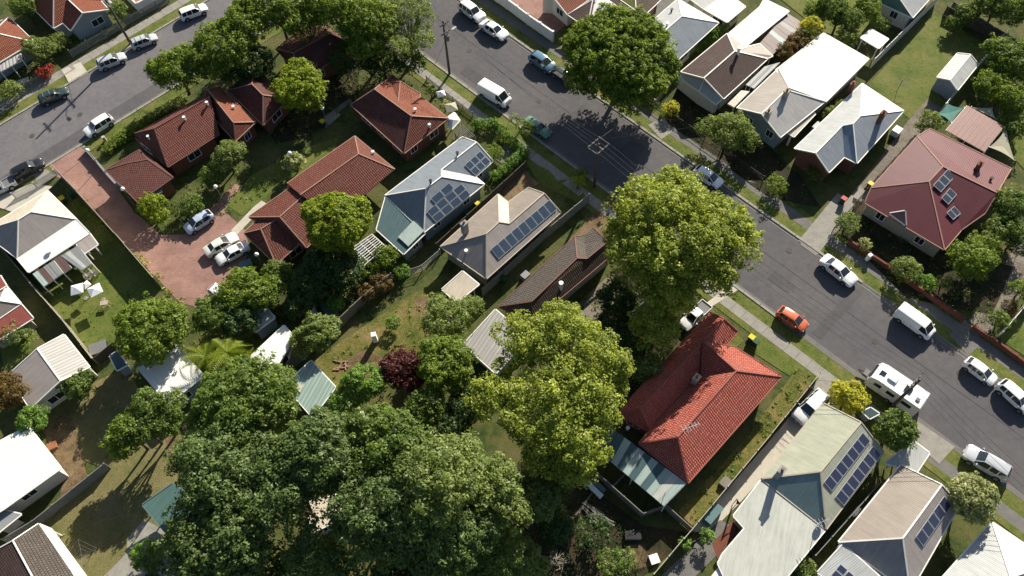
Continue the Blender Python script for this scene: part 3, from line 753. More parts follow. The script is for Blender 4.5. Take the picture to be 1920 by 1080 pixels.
# ------------------------------------------------------------------ vehicles (local: +x is forward)
ST = {
 'sedan': dict(W=.90, st=[(-2.36,.38,.74,.77,.78,.80),(-2.32,.30,.84,.88,.80,.93),(-2.05,.27,.95,1.02,.80,.98),(-1.62,.24,.97,1.06,.80,1.0),(-1.0,.22,.97,1.40,.64,1.0),(-.30,.22,.96,1.45,.66,1.0),(-.20,.22,.96,1.45,.66,1.0),(.36,.22,.95,1.42,.65,1.0),(1.10,.24,.93,1.00,.80,1.0),(1.75,.25,.88,.94,.78,.98),(2.15,.28,.78,.82,.74,.94),(2.34,.32,.64,.68,.66,.84),(2.38,.38,.55,.58,.6,.76)],
   side=[(4,5),(6,7),(7,8)], rear=(3,4), front=(7,8), wx=(-1.42,1.42), wr=.32, tail=(-2.36,.74), head=(2.22,.62)),
 'hatch': dict(W=.86, st=[(-2.0,.38,.80,.84,.72,.82),(-1.97,.30,.95,1.02,.74,.93),(-1.85,.27,1.0,1.12,.76,.97),(-1.45,.24,1.0,1.44,.66,1.0),(-.9,.22,.99,1.50,.68,1.0),(-.35,.22,.98,1.52,.68,1.0),(-.25,.22,.98,1.52,.68,1.0),(.40,.22,.97,1.48,.66,1.0),(1.15,.24,.96,1.03,.80,1.0),(1.6,.25,.90,.96,.77,.97),(1.88,.3,.78,.82,.70,.90),(2.0,.36,.60,.63,.6,.78)],
   side=[(3,4),(4,5),(6,7),(7,8)], rear=(2,3), front=(7,8), wx=(-1.28,1.25), wr=.31, tail=(-1.98,.9), head=(1.85,.68)),
 'suv': dict(W=.94, st=[(-2.32,.42,.86,.92,.74,.84),(-2.29,.34,1.0,1.08,.76,.94),(-2.2,.32,1.08,1.2,.78,.98),(-1.88,.3,1.08,1.64,.68,1.0),(-1.2,.3,1.07,1.72,.70,1.0),(-1.1,.3,1.07,1.72,.70,1.0),(-.32,.3,1.06,1.73,.70,1.0),(-.2,.3,1.06,1.73,.70,1.0),(.50,.3,1.05,1.69,.68,1.0),(1.18,.3,1.05,1.13,.80,1.0),(1.85,.32,1.0,1.07,.78,.98),(2.2,.36,.88,.93,.72,.93),(2.34,.42,.66,.7,.62,.82)],
   side=[(3,4),(5,6),(7,8),(8,9)], rear=(2,3), front=(8,9), wx=(-1.42,1.42), wr=.37, tail=(-2.29,.98), head=(2.18,.80)),
 'van': dict(W=.92, st=[(-2.42,.40,1.1,1.16,.86,.92),(-2.40,.32,1.15,1.90,.80,.98),(-2.3,.3,1.15,1.98,.82,1.0),(-.2,.3,1.15,2.0,.82,1.0),(-.05,.3,1.15,2.0,.82,1.0),(.75,.3,1.15,1.99,.81,1.0),(.85,.3,1.15,1.98,.81,1.0),(1.30,.3,1.13,1.93,.77,1.0),(2.0,.32,1.08,1.16,.80,.99),(2.3,.34,.92,1.0,.74,.95),(2.42,.4,.7,.74,.66,.86)],
   side=[(6,7),(7,8)], rear=None, front=(7,8), wx=(-1.45,1.55), wr=.34, tail=(-2.41,1.05), head=(2.28,.82)),
 'ute': dict(W=.92, st=[(-.75,.4,1.02,1.06,.84,.98),(-.70,.36,1.05,1.62,.66,1.0),(-.5,.34,1.05,1.70,.68,1.0),(.0,.34,1.05,1.72,.68,1.0),(.1,.34,1.05,1.72,.68,1.0),(.55,.34,1.04,1.68,.67,1.0),(1.25,.34,1.04,1.12,.80,1.0),(1.95,.34,.99,1.06,.78,.98),(2.35,.38,.88,.92,.72,.93),(2.5,.44,.66,.7,.62,.84)],
   side=[(2,3),(4,5),(5,6)], rear=(0,1), front=(5,6), wx=(-1.55,1.65), wr=.38, tail=(-2.5,.85), head=(2.34,.82)),
}
def _ring(s, W):
    x, zb, zt, zr, wr, w = s; w *= W; wr = wr * W
    H = [(w * .88, zb), (w, zb + .16), (w * 1.0, (zb + zt) / 2), (w * .985, zt - .04), (w * .95, zt), (wr * 1.0, zr - .03), (wr * .88, zr), (wr * .45, zr + .025)]
    return [(x, y, z) for y, z in H] + [(x, -y, z) for y, z in H[::-1]]
def _sub(name, V, F, mat, parent, smooth=True):
    use = sorted({i for f in F for i in f}); mp = {j: i for i, j in enumerate(use)}
    return link(name, mesh_of(name, [V[i] for i in use], [tuple(mp[i] for i in f) for f in F], mat, smooth=smooth), parent)
def make_vehicle(kind, racks=False):
    d = ST[kind]; W = d['W']; st = d['st']; V = []; n = 16
    for s in st: V += _ring(s, W)
    body = []; front = []; rear = []; sides = {}
    for i in range(len(st) - 1):
        for k in range(n):
            f = (i * n + k, (i + 1) * n + k, (i + 1) * n + (k + 1) % n, i * n + (k + 1) % n)[::-1]
            seg = k if k < 8 else 14 - k      # 4: belt to roof edge on both sides
            if k in (4, 10) and (i, i + 1) in d['side']: sides.setdefault((k, i), []).append(f)
            elif 6 <= k <= 8 and d['front'] == (i, i + 1): front.append(f)
            elif 6 <= k <= 8 and d['rear'] and d['rear'] == (i, i + 1): rear.append(f)
            else: body.append(f)
    body.append(tuple(range(n))); body.append(tuple(range((len(st) - 1) * n, len(st) * n))[::-1])
    root = thing('parked_car', 'x', 'car')
    b = _sub('body', V, body, PAINT['white'], root, smooth=True)
    me = b.data
    try: me.set_sharp_from_angle(angle=math.radians(32))
    except Exception: pass
    _sub('windscreen', V, front, M['carglass'], root, False)
    if rear: _sub('rear_window', V, rear, M['carglass'], root, False)
    for k, f in sides.items(): _sub('side_window', V, f, M['carglass'], root, False)
    wr = d['wr']; ty = MB(); ty.tube([(0, -.11, 0), (0, -.1, 0), (0, .1, 0), (0, .11, 0)], [wr * .9, wr, wr, wr * .9], 18)
    tme = ty.mesh('wheel', M['rubber']); rm = MB(); rm.tube([(0, -.12, 0), (0, .12, 0)], [wr * .62] * 2, 10); rme = rm.mesh('rim', M['rim'])
    ar = MB(); ar.tube([(0, -.09, 0), (0, .09, 0)], [wr * 1.17] * 2, 18); arme = ar.mesh('wheel_arch', M['black'])
    for sx in d['wx']:
        for sy in (-1, 1):
            a = link('wheel_arch', arme, root); a.location = (sx, sy * (W - .082), wr + .04)
            o = link('wheel', tme, root); o.location = (sx, sy * (W - .09), wr); q = link('rim', rme, o)
    hx, hz = d['head']; tx, tz = d['tail']
    for sy in (-1, 1):
        g = MB(); g.box((hx, sy * W * .68, hz), (.28, .30, .14), -sy * .35, 0, .8); g.build('headlight', M['lampclear'], root, world=False)
        if kind != 'ute':
            g = MB(); g.box((tx + .03, sy * W * .74, tz), (.10, .20, .28)); g.build('tail_light', M['lampred'], root, world=False)
        cx = st[d['front'][1]][0] - .25; cz = st[d['front'][1]][2] + .1
        g = MB(); g.box((cx, sy * (W + .10), cz), (.12, .20, .15)); o = g.build('wing_mirror', PAINT['white'], root, world=False)
    fx = st[-1][0]; g = MB(); g.box((fx - .02, 0, .50), (.08, .9, .14)); g.build('grille', M['black'], root, world=False)
    for X in (fx + .03, st[0][0] - .03 if kind != 'ute' else -2.56):
        MB().box((X, 0, .48), (.03, .4, .12)).build('number_plate', M['white'], root, world=False)
    # panel gaps: bonnet and doors
    g = MB(); fc = st[d['front'][1]]
    zr_ = {}
    for x in (d['wx'][0] + .55, 0.0 if kind != 'ute' else .05, fc[0] - .05):
        g.box((x, W * .992, .66), (.02, .03, .62)); g.box((x, -W * .992, .66), (.02, .03, .62))
    g.build('door_gaps', M['black'], root, world=False)
    if kind == 'ute':
        g = MB(); z = .98; x0, x1 = -2.52, -.80
        g.box(((x0 + x1) / 2, 0, .66), (x1 - x0, 1.76, .5)); 
        for sy in (-1, 1): g.box(((x0 + x1) / 2, sy * .86, z), (x1 - x0, .06, .2))
        g.box((x0 + .03, 0, z), (.06, 1.7, .2)); g.box((x1 - .03, 0, z), (.06, 1.7, .2)); g.build('tray', PAINT['white'], root, world=False)
        MB().box(((x0 + x1) / 2, 0, .925), (x1 - x0 - .14, 1.64, .03)).build('tray_floor', M['plastic_grey'], root, world=False)
        for sy in (-1, 1): MB().box((-2.54, sy * .8, .8), (.06, .14, .22)).build('tail_light', M['lampred'], root, world=False)
    if racks:
        zr = st[5][3] + .07
        for x in (-1.2, -.2) if kind != 'hatch' else (-.9, .1):
            g = MB(); g.box((x, 0, zr), (.06, 1.15, .04)); g.box((x, .52, zr - .04), (.06, .05, .08)); g.box((x, -.52, zr - .04), (.06, .05, .08)); g.build('roof_rack', M['steel'], root, world=False)
    return root
PROTO = {}
def copy_tree(o, parent=None):
    c = o.copy(); COL.objects.link(c); c.parent = parent
    for ch in list(o.children): copy_tree(ch, c)
    return c
FIRST = {}
def car(kind, paint, fr, front, rear, label, cat='car', name='parked_car', group=None, racks=False, scale=1.0):
    key = (kind, racks)
    if key not in PROTO: PROTO[key] = make_vehicle(kind, racks); root = PROTO[key]
    else: root = copy_tree(PROTO[key])
    root.name = name
    a = at(*fp(fr, *front), .7); b = at(*fp(fr, *rear), .7); c = (a + b) / 2; d = a - b
    st = ST[kind]['st']; L0 = (st[-1][0] + 2.56) if kind == 'ute' else st[-1][0] - st[0][0]
    sc_ = min(1.08, max(.84, float(np.linalg.norm(d)) / L0)) * .5 + .5 * .97; sc_ = float(np.linalg.norm(d)) / L0 if .84 < float(np.linalg.norm(d)) / L0 < 1.1 else sc_
    root.location = (c[0], c[1], ROADZ); root.rotation_euler = (0, 0, math.atan2(d[1], d[0])); root.scale = (sc_,) * 3
    root['label'] = label; root['category'] = cat
    if group: root['group'] = group
    elif 'group' in root.keys(): del root['group']
    for ch in root.children:
        if ch.name.split('.')[0] in ('body', 'wing_mirror', 'tray'):
            ch.material_slots[0].link = 'OBJECT'; ch.material_slots[0].material = PAINT[paint]
    return root
ROADZ = .03

def power_pole(label, fr, x, y, h=10.5, arms=((9.9, 2.4), (8.6, 1.8)), azi=0.8, lamp=None, box=False, double=False):
    p = at(*fp(fr, x, y)); root = thing('power_pole', label, 'power pole', tuple(p))
    MB().tube([(0, 0, -.2), (0, 0, h * .5), (0, 0, h)], [.19, .165, .13], 10).build('pole', M['pole_wood'], root, world=False, smooth=True)
    tips = []
    for ia, (z, w) in enumerate(arms):
        d = np.array([math.cos(azi), math.sin(azi), 0]); g = MB(); o_ = np.array([-d[1], d[0], 0]) * (.18 if not double else (.75 if ia else -.75))
        if double and ia:
            for s in (-.5, .5): g.beam(np.array([0, 0, z]) + d * w * s + o_, np.array([0, 0, z]) + d * w * s - o_, .08, .08)
            g.beam(np.array([0, 0, z - .1]) + o_, np.array([0, 0, z - .1]) - o_, .1, .1)
        g.beam(np.array([0, 0, z]) - d * w / 2 + o_, np.array([0, 0, z]) + d * w / 2 + o_, .12, .12)
        for s in (-.45, .45): g.beam(np.array([0, 0, z - .55]) + o_ * .6, np.array([0, 0, z]) + d * w * s * .6 + o_, .04, .04)
        ca = g.build('cross_arm', M['wood_grey'], root, world=False)
        for k in range(4):
            q = np.array([0, 0, z + .14]) + d * w * (-.45 + .3 * k) + o_; MB().tube([q - np.array([0, 0, .1]), q, q + np.array([0, 0, .1])], [.05, .07, .04], 6).build('insulator', M['insulator'], ca, world=False)
            tips.append(np.array(p) + q + np.array([0, 0, .1]))
    if lamp is not None:
        a, l, z = lamp; d = np.array([math.cos(a), math.sin(a), 0]); g = MB()
        g.tube([np.array([0, 0, z]), np.array([0, 0, z + .5]) + d * l * .5, np.array([0, 0, z + .6]) + d * l], .04, 6)
        g.build('lamp_arm', M['steel'], root, world=False)
        MB().box(tuple(np.array([0, 0, z + .58]) + d * (l + .25)), (.75, .3, .14), a).build('lamp_head', M['insulator'], root, world=False)
    if box:
        MB().cyl((.35, -.2, h * .72), .28, .9, 12).build('transformer', M['plastic_grey'], root, world=False)
    return root, tips
def wire(label, a, b, sag=.5, r=.02, name='power_line', n=14):
    a = np.array(a); b = np.array(b); P = []
    for i in range(n + 1):
        t = i / n; q = a + (b - a) * t; q[2] -= 4 * sag * t * (1 - t); P.append(q)
    g = MB(); g.tube(P, r, 4); o = g.build(name, M['wire']); tag(o, label, 'wire', 'overhead wires strung between the power poles'); return o
def garden_lamp(label, fr, x, y, h=3.2):
    p = at(*fp(fr, x, y), h); root = thing('garden_lamp', label, 'lamp post', (p[0], p[1], 0))
    g = MB(); g.cyl((0, 0, .15), .12, .3); g.tube([(0, 0, 0), (0, 0, h - .2)], .045, 8); g.build('lamp_pole', M['plastic_grey'], root, world=False)
    MB().ball((0, 0, h), .26, 14).build('globe', M['lamp_white'], root, world=False, smooth=True); return root
def bin_(label, fr, x, y, rz=.8, lid='bin_yellow', fallen=False):
    p = at(*fp(fr, x, y), 1.0); root = thing('wheelie_bin', label, 'bin', (p[0], p[1], .02), rz)
    V = [(-.24, -.24, .05), (.24, -.24, .05), (.24, .24, .05), (-.24, .24, .05), (-.3, -.33, .98), (.3, -.33, .98), (.3, .33, .98), (-.3, .33, .98)]
    link('body', mesh_of('body', V, [(3, 2, 1, 0), (4, 5, 6, 7), (0, 1, 5, 4), (1, 2, 6, 5), (2, 3, 7, 6), (3, 0, 4, 7)], M['bin_green']), root)
    MB().box((0, 0, 1.02), (.66, .74, .09), 0, 0, .92).build('lid', M[lid], root, world=False)
    for s in (-1, 1):
        MB().tube([(.27 * s, .28, .1), (.31 * s, .28, .1)], .1, 10).build('wheel', M['rubber'], root, world=False)
    return root
def sail(label, fr, s, mat='sail', name='shade_sail', cat='shade sail'):
    P = pts(fr, s); c = sum(P) / len(P); root = thing(name, label, cat, (c[0], c[1], 0)); n = len(P); V = [c - np.array([0, 0, .15])]; F = []
    for i in range(n):
        a, b = P[i], P[(i + 1) % n]
        for k in range(6):
            t = k / 6; q = a + (b - a) * t; q = q + (c - q) * .30 * 4 * t * (1 - t) * .55; V.append(q)
    m = len(V) - 1
    for i in range(m): F.append((0, 1 + i, 1 + (i + 1) % m))
    V2 = V + [v - np.array([0, 0, .02]) for v in V]; F2 = F + [tuple(i + len(V) for i in f[::-1]) for f in F] + [(1 + i, 1 + i + len(V), 1 + (i + 1) % m + len(V), 1 + (i + 1) % m) for i in range(m)]
    mk('canopy', V2, F2, M[mat], root)
    for p in P: g = MB(); g.tube([(p[0], p[1], 0), (p[0], p[1], p[2] + .1)], .05, 8); g.build('post', M['steel'], root)
    return root
def caravan(label, fr, front, rear):
    a = at(*fp(fr, *front), 1.4); b = at(*fp(fr, *rear), 1.4); c = (a + b) / 2; d = a - b
    root = thing('caravan', label, 'caravan', (c[0], c[1], ROADZ), math.atan2(d[1], d[0])); L = 5.9; W = 1.15
    prof = [(-L / 2, .45), (-L / 2, 2.45), (-L / 2 + .12, 2.62), (L / 2 - .9, 2.68), (L / 2 - .25, 2.45), (L / 2, 1.6), (L / 2 - .08, .7), (L / 2 - .5, .45)]
    V = [(x, -W, z) for x, z in prof] + [(x, W, z) for x, z in prof]; n = len(prof)
    F = [tuple(range(n)), tuple(range(n, 2 * n))[::-1]] + [(i, n + i, n + (i + 1) % n, (i + 1) % n) for i in range(n)]
    link('body', mesh_of('body', V, F, PAINT['white']), root)
    for x, w in ((-1.6, 1.1), (.2, .9), (1.7, .8)):
        for sy in (-1, 1): MB().box((x, sy * (W + .01), 1.75), (w, .05, .55)).build('window', M['carglass'], root, world=False)
    MB().box((L / 2 - .10, 0, 2.0), (.25, 1.6, .5)).build('front_window', M['carglass'], root, world=False)
    MB().box((-.9, 0, 2.74), (.75, .7, .12)).build('roof_hatch', M['carglass'], root, world=False)
    MB().box((.9, 0, 2.8), (1.0, .75, .22), 0, 0, .85).build('air_conditioner', M['white'], root, world=False)
    MB().box((2.0, .1, 2.66), (.6, .6, .12)).build('roof_hatch', M['carglass'], root, world=False)
    MB().box((-2.2, .4, 2.72), (.4, .4, .1)).build('roof_vent', M['plastic_grey'], root, world=False)
    MB().box((0, -W - .1, 2.45), (4.2, .16, .14)).build('awning_roll', M['plastic_grey'], root, world=False)
    MB().box((-.7, -W - .02, 1.25), (.7, .04, 1.6)).build('door', M['trim_grey'], root, world=False)
    MB().box((0, -W - .005, 1.05), (5.2, .03, .12)).build('side_stripe', M['navy'], root, world=False)
    g = MB(); g.beam((L / 2 - .4, .5, .5), (L / 2 + 1.2, 0, .5), .08, .1); g.beam((L / 2 - .4, -.5, .5), (L / 2 + 1.2, 0, .5), .08, .1); g.build('drawbar', M['black'], root, world=False)
    MB().box((L / 2 + .35, 0, .75), (.5, .8, .4)).build('front_box', M['plastic_grey'], root, world=False)
    for sx in (-.75, .0):
        for sy in (-1, 1):
            w = MB().tube([(sx, sy * 1.0, .33), (sx, sy * 1.18, .33)], .33, 16).build('wheel', M['rubber'], root, world=False)
            MB().tube([(sx, sy * 1.01, .33), (sx, sy * 1.20, .33)], .18, 10).build('rim', M['rim'], w, world=False)
    for sy in (-1, 1): MB().box((-L / 2 - .02, sy * .95, .8), (.06, .2, .35)).build('tail_light', M['lampred'], root, world=False)
    return root
def pergola(label, fr, corners, h=2.5, nb=11, nc=5, mat='trim_white'):
    t = [tuple(float(q) for q in s.split(',')) for s in corners.split()]; P = [at(*fp(fr, *q), h) for q in t]; c = sum(P) / 4
    root = thing('pergola', label, 'pergola', (c[0], c[1], 0)); a, b, cc, d = P
    for i in range(nb):
        f = i / (nb - 1); MB().beam(a + (b - a) * f, d + (cc - d) * f, .07, .12).build('rafter', M[mat], root)
    for i in range(nc):
        f = i / (nc - 1); z = np.array([0, 0, .13]); MB().beam(a + (d - a) * f - z, b + (cc - b) * f - z, .09, .13).build('beam', M[mat], root)
    for p in P: MB().beam((p[0], p[1], 0), (p[0], p[1], h - .15), .11, .11).build('post', M[mat], root)
    return root
def canopy_umbrella(label, fr, x, y, h=2.4, r=1.3, rz=.3, mat='white', cat='umbrella', name='garden_umbrella'):
    p = at(*fp(fr, x, y), h); root = thing(name, label, cat, (p[0], p[1], 0), rz)
    V = [(0, 0, h + .25)] + [(r * math.cos(math.pi / 4 + i * math.pi / 2), r * math.sin(math.pi / 4 + i * math.pi / 2), h - .15) for i in range(4)]; V += [(v[0], v[1], v[2] - .03) for v in V]
    F = [(0, 1, 2), (0, 2, 3), (0, 3, 4), (0, 4, 1), (5, 7, 6), (5, 8, 7), (5, 9, 8), (5, 6, 9), (1, 6, 7, 2), (2, 7, 8, 3), (3, 8, 9, 4), (4, 9, 6, 1)]
    link('canopy', mesh_of('canopy', V, F, M[mat]), root)
    MB().tube([(0, 0, 0), (0, 0, h + .3)], .03, 8).build('pole', M['steel'], root, world=False); MB().cyl((0, 0, .05), .28, .1).build('base', M['concrete'], root, world=False)
    return root
def table(label, fr, x, y, rz=0.6, w=1.5, d=.8, mat='wood_grey', chairs=0):
    p = at(*fp(fr, x, y), .7); root = thing('garden_table', label, 'table', (p[0], p[1], .02), rz)
    for k in range(5): MB().box((0, -d / 2 + (k + .5) * d / 5, .72), (w, d / 5 - .02, .04)).build('slat', M[mat], root, world=False)
    for i in (-1, 1):
        for j in (-1, 1): MB().box((i * (w / 2 - .08), j * (d / 2 - .06), .35), (.07, .07, .7)).build('leg', M[mat], root, world=False)
    return root
def box_thing(name, label, cat, fr, x, y, dims, mat, rz=0.8, lidmat=None, z=0.0, legs=False):
    """a low box-like garden thing with rim, lid lip and feet"""
    p = at(*fp(fr, x, y), dims[2]); root = thing(name, label, cat, (p[0], p[1], z), rz); w, d, h = dims
    MB().box((0, 0, h * .5 + .04), (w, d, h * .92), 0, 0, .96).build('body', M[mat], root, world=False)
    MB().box((0, 0, h + .03), (w * 1.03, d * 1.03, .06), 0, 0, .97).build('lid', M[lidmat or mat], root, world=False)
    for i in (-1, 1): MB().box((i * w * .42, 0, .03), (.1, d * .9, .06)).build('foot', M['black'], root, world=False)
    return root
# ================================================================== THE GROUND, STREETS AND PATHS
def line_m(p, q, e0, e1):
    a, b = at(*p), at(*q); u = (b - a) / np.linalg.norm(b - a); return a - u * e0, b + u * e1, np.array([u[1], -u[0], 0])
bu0, bu1, nB = line_m((940, 57), (1814, 670), 60, 60)
bl0, bl1, nBl = line_m((799, 106), (1920, 936), 60, 60)
au0, au1, nA = line_m((45, 209), (336, 34), 60, 70)
al0, al1, nAl = line_m((92, 308), (329, 161), 60, 70)
g_ = sheet('ground', [(-400, -300), (400, -300), (400, 500), (-400, 500)], M['ground'], 0.0)
sheet('street', [bu0, bu1, bl1, bl0], M['asphalt'], .012)
sheet('cross_street', [au0, au1, al1, al0], M['asphalt_old'], .017)
def strip(name, p0, p1, n, o0, o1, z, mat, zt=None):
    P = [p0 + n * o0, p1 + n * o0, p1 + n * o1, p0 + n * o1]
    if zt is None: return sheet(name, P, M[mat], z)
    o = slab_poly(name, P, M[mat], 0, zt); o['kind'] = 'structure'; return o
# nB points to the lower-left side of travel; find outward signs
sB = -1 if np.dot(nB, bl0 - bu0) > 0 else 1
sL = 1 if np.dot(nBl, bl0 - bu0) > 0 else -1
sA = 1 if np.dot(nA, au0 - al0) > 0 else -1
sAl = 1 if np.dot(nAl, al0 - au0) > 0 else -1
def cut(p0, p1, t0, t1):
    u = (p1 - p0) / np.linalg.norm(p1 - p0); return p0 + u * t0, p0 + u * t1
def pieces(name, piece, p0, p1, n, o0, o1, zb, zt, step, mat, maxlen):
    """a kerb or path made of separate stones or slabs laid on one bed"""
    u = (p1 - p0) / np.linalg.norm(p1 - p0); L = min(np.linalg.norm(p1 - p0), maxlen); P = [p0 + n * o0, p1 + n * o0, p1 + n * o1, p0 + n * o1]
    bed = slab_poly(name, P, M['path_grey'], 0, zb + (zt - zb) * .35); bed['kind'] = 'structure'; k = int(L / step); rz = math.atan2(u[1], u[0]); w = o1 - o0; mes = []
    for q in range(4):
        g = MB(); g.box((0, 0, (zb + zt) / 2), (step - .035, w, zt - zb), 0, 0, .985); mes.append(g.mesh(piece, M[mat]))
    for i in range(k):
        c = p0 + u * (i + .5) * step + n * (o0 + w / 2); o = link(piece, mes[i % 4], bed); o.location = (c[0] + RNG.normal(0, .006), c[1] + RNG.normal(0, .006), RNG.uniform(0, .006))
        o.rotation_euler = (RNG.normal(0, .003), RNG.normal(0, .002), rz + RNG.normal(0, .004))
    return bed
LB = np.linalg.norm(bu1 - bu0); 
for nm, p0, p1, n, s, t0 in (('upper', bu0, bu1, nB, sB, 48), ('lower', bl0, bl1, nBl, sL, 50)):
    a, b = cut(p0, p1, t0, np.linalg.norm(p1 - p0))
    pieces('kerb', 'kerb_stone', a, b, n * s, -.05, .28, .02, .12, 2.4, 'kerb', 75); strip('gutter_channel', a, b, n * s, -.42, -.05, .022, 'path_grey')
    strip('verge', a, b, n * s, 0.3, 1.85, .045, 'verge'); pieces('footpath', 'slab', a, b, n * s, 1.85, 3.25, .040, .056, 1.5, 'path_grey' if nm == 'upper' else 'concrete', 88)
    strip('verge', a, b, n * s, 3.25, 4.0, .043, 'verge')
for nm, p0, p1, n, s, t1 in (('upper', au0, au1, nA, sA, 108), ('lower', al0, al1, nAl, sAl, 100)):
    a, b = cut(p0, p1, 0, t1)
    pieces('kerb', 'kerb_stone', *cut(p0, p1, 40, t1), n * s, -.05, .28, .02, .12, 2.4, 'kerb', 60); strip('gutter_channel', a, b, n * s, -.4, -.05, .025, 'path_grey')
    strip('verge', a, b, n * s, 0.3, 2.05, .045, 'verge')
    if nm == 'upper': pieces('footpath', 'slab', *cut(p0, p1, 45, t1), n * s, 2.05, 3.6, .040, .056, 1.6, 'concrete', 60)
# worn lane and a centre seam in the asphalt
mB0, mB1 = (bu0 + bl0) / 2, (bu1 + bl1) / 2
strip('asphalt_seam', mB0, mB1, nB, -.9, -.78, .026, 'asphalt_patch')
strip('asphalt_lane', bl0, bl1, nBl * sL, -5.0, -.45, .019, 'asphalt_old') if False else None
for (t0_, t1_, o0_, o1_) in ((66, 72, 1.2, 3.0), (92, 94.5, 5.6, 8.9), (104, 112, .8, 1.7), (126, 127.2, 1.0, 9.6), (118, 121, 3.5, 5.0), (83, 84, 2.0, 8.8)):
    a_, b_ = cut(bl0, bl1, t0_, t1_); strip('asphalt_patch', a_, b_, nBl * -sL, o0_, o1_, .030, 'asphalt_patch')
for (px_, py_) in ((880, 95), (1010, 190), (1248, 318), (1480, 470), (1640, 640), (1800, 700), (150, 215), (300, 105), (60, 255)):
    p_ = at(px_, py_); g = MB(); g.cyl((0, 0, .004), .38, .012, 20); o_ = g.build('manhole_cover', M['fence_dark'], None, world=False); o_.location = (p_[0], p_[1], .034)
    tag(o_, {880: 'round manhole cover highest in the right hand street', 1010: 'round manhole cover near the mint green car', 1248: 'round manhole cover above the huge street tree', 1480: 'round manhole cover between the white sedan and orange hatchback',
        1640: 'round manhole cover above the caravan', 1800: 'round manhole cover below the white delivery van', 150: 'round manhole cover above the pale wagon on the cross street', 300: 'round manhole cover near the airy tree on the cross street', 60: 'round manhole cover near the black people mover'}[px_], 'manhole cover')
mA0, mA1 = (au0 + al0) / 2, (au1 + al1) / 2
strip('asphalt_lane', al0, al1, nAl * sAl, -2.6, -.45, .027, 'asphalt')
for s_ in ('880,560 1010,520 1040,600 900,650',): pass
patch('asphalt_patch', 'asphalt_patch', 'F', '1130,380 1150,395 1145,402 1125,388', 1)
# aprons and driveways that cross the verges
for s_, m_ in (('116,131 151,117 166,138 131,158', 'concrete_white'), ('205,110 222,100 232,112 216,121', 'paver'),
               ('60,322 88,318 105,330 75,352', 'concrete'), ('92,312 150,275 168,290 115,330', 'paver'),
               ('1497,452 1533,478 1604,385 1570,362', 'concrete'), ('1779,628 1815,668 1845,640 1810,600', 'path_grey'),
               ('1363,527 1352,548 1322,570 1335,575 1385,543', 'concrete_white'), ('1544,700 1585,735 1560,758 1520,728', 'concrete'),
               ('1720,790 1790,838 1760,870 1705,822', 'concrete'), ('1215,235 1245,220 1262,246 1240,262', 'concrete'),
               ('950,262 985,285 960,320 930,300', 'path_grey')):
    patch('driveway', m_, 'F', s_, 5)
# lots
patch('lawn', 'lawn', 'F', '120,342 302,538 262,620 187,684 78,548 150,500 140,420')
patch('courtyard', 'paver', 'F', '100,328 165,283 200,325 250,395 300,440 345,440 375,412 440,345 462,350 420,395 458,430 470,470 440,520 405,545 380,580 335,566 300,528 118,338')
patch('paved_path', 'concrete_white', 'B3', '-30,800 200,560 250,590 20,830')
patch('paved_path', 'paver', 'F', '396,394 412,384 440,420 424,430')
patch('lawn', 'lawn', 'F', '425,385 470,330 560,282 640,255 610,300 520,352 455,405')
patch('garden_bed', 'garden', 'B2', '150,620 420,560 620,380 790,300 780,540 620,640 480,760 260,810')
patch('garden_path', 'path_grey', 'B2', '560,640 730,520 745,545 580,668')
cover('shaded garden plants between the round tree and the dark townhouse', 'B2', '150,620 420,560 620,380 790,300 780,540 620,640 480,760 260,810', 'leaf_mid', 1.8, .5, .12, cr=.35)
patch('weedy_yard', 'weeds', 'F', '560,700 640,640 760,560 860,500 905,560 850,640 780,700 700,740 600,730')
patch('bare_earth', 'dirt', 'F', '630,690 680,655 720,670 740,700 690,712')
patch('bare_earth', 'dirt', 'F', '775,560 800,556 815,590 790,600')
patch('lawn', 'lawn_pale', 'F', '60,770 235,690 335,845 330,960 215,1085 120,1085 60,985 200,880 150,860 120,880')
patch('bare_earth', 'dirt', 'F', '78,800 130,770 150,830 165,900 110,950 120,890')
patch('bare_earth', 'dirt', 'F', '310,820 340,815 350,850 320,885')
patch('concrete_pad', 'concrete', 'A02', '700,870 790,770 900,830 1010,1000 880,1180 560,1200 560,1090 690,960')
patch('lawn', 'lawn_dry', 'F', '1752,22 1865,96 1770,215 1732,245 1628,160')
patch('driveway', 'gravel', 'F', '1740,185 1768,205 1690,300 1610,380 1590,372 1655,290 1700,230')
patch('driveway', 'concrete', 'F', '1612,352 1632,362 1530,480 1500,458 1560,400')
patch('driveway', 'gravel', 'F', '1945,440 1945,520 1850,628 1815,602 1880,505 1905,450')
patch('lawn', 'lawn', 'F', '1870,635 1925,570 1990,640 1990,740 1925,670')
patch('lawn', 'lawn', 'F', '1425,632 1500,690 1480,705 1395,650')
patch('lawn', 'verge', 'F', '1330,575 1395,640 1370,660 1310,600')
patch('weedy_strip', 'weeds', 'F', '1495,690 1530,706 1440,822 1300,988 1270,960 1400,820')
patch('driveway', 'concrete_white', 'F', '1522,732 1560,752 1385,945 1330,1000 1295,996 1440,830')
patch('side_path', 'path_grey', 'F', '1350,975 1390,995 1300,1085 1235,1085')
patch('side_path', 'brick_low', 'F', '1375,975 1400,990 1345,1050 1335,1020')
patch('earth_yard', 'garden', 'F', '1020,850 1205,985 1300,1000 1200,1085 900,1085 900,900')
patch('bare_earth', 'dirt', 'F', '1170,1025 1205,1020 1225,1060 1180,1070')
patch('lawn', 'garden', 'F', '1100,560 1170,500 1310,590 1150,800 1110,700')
patch('front_yard', 'lawn', 'F', '985,300 1100,350 1130,370 1095,385 1010,345')
patch('front_path', 'dirt', 'F', '900,380 985,320 1010,345 930,400')
patch('front_yard', 'dirt', 'F', '1050,470 1140,370 1165,385 1140,430 1100,480')
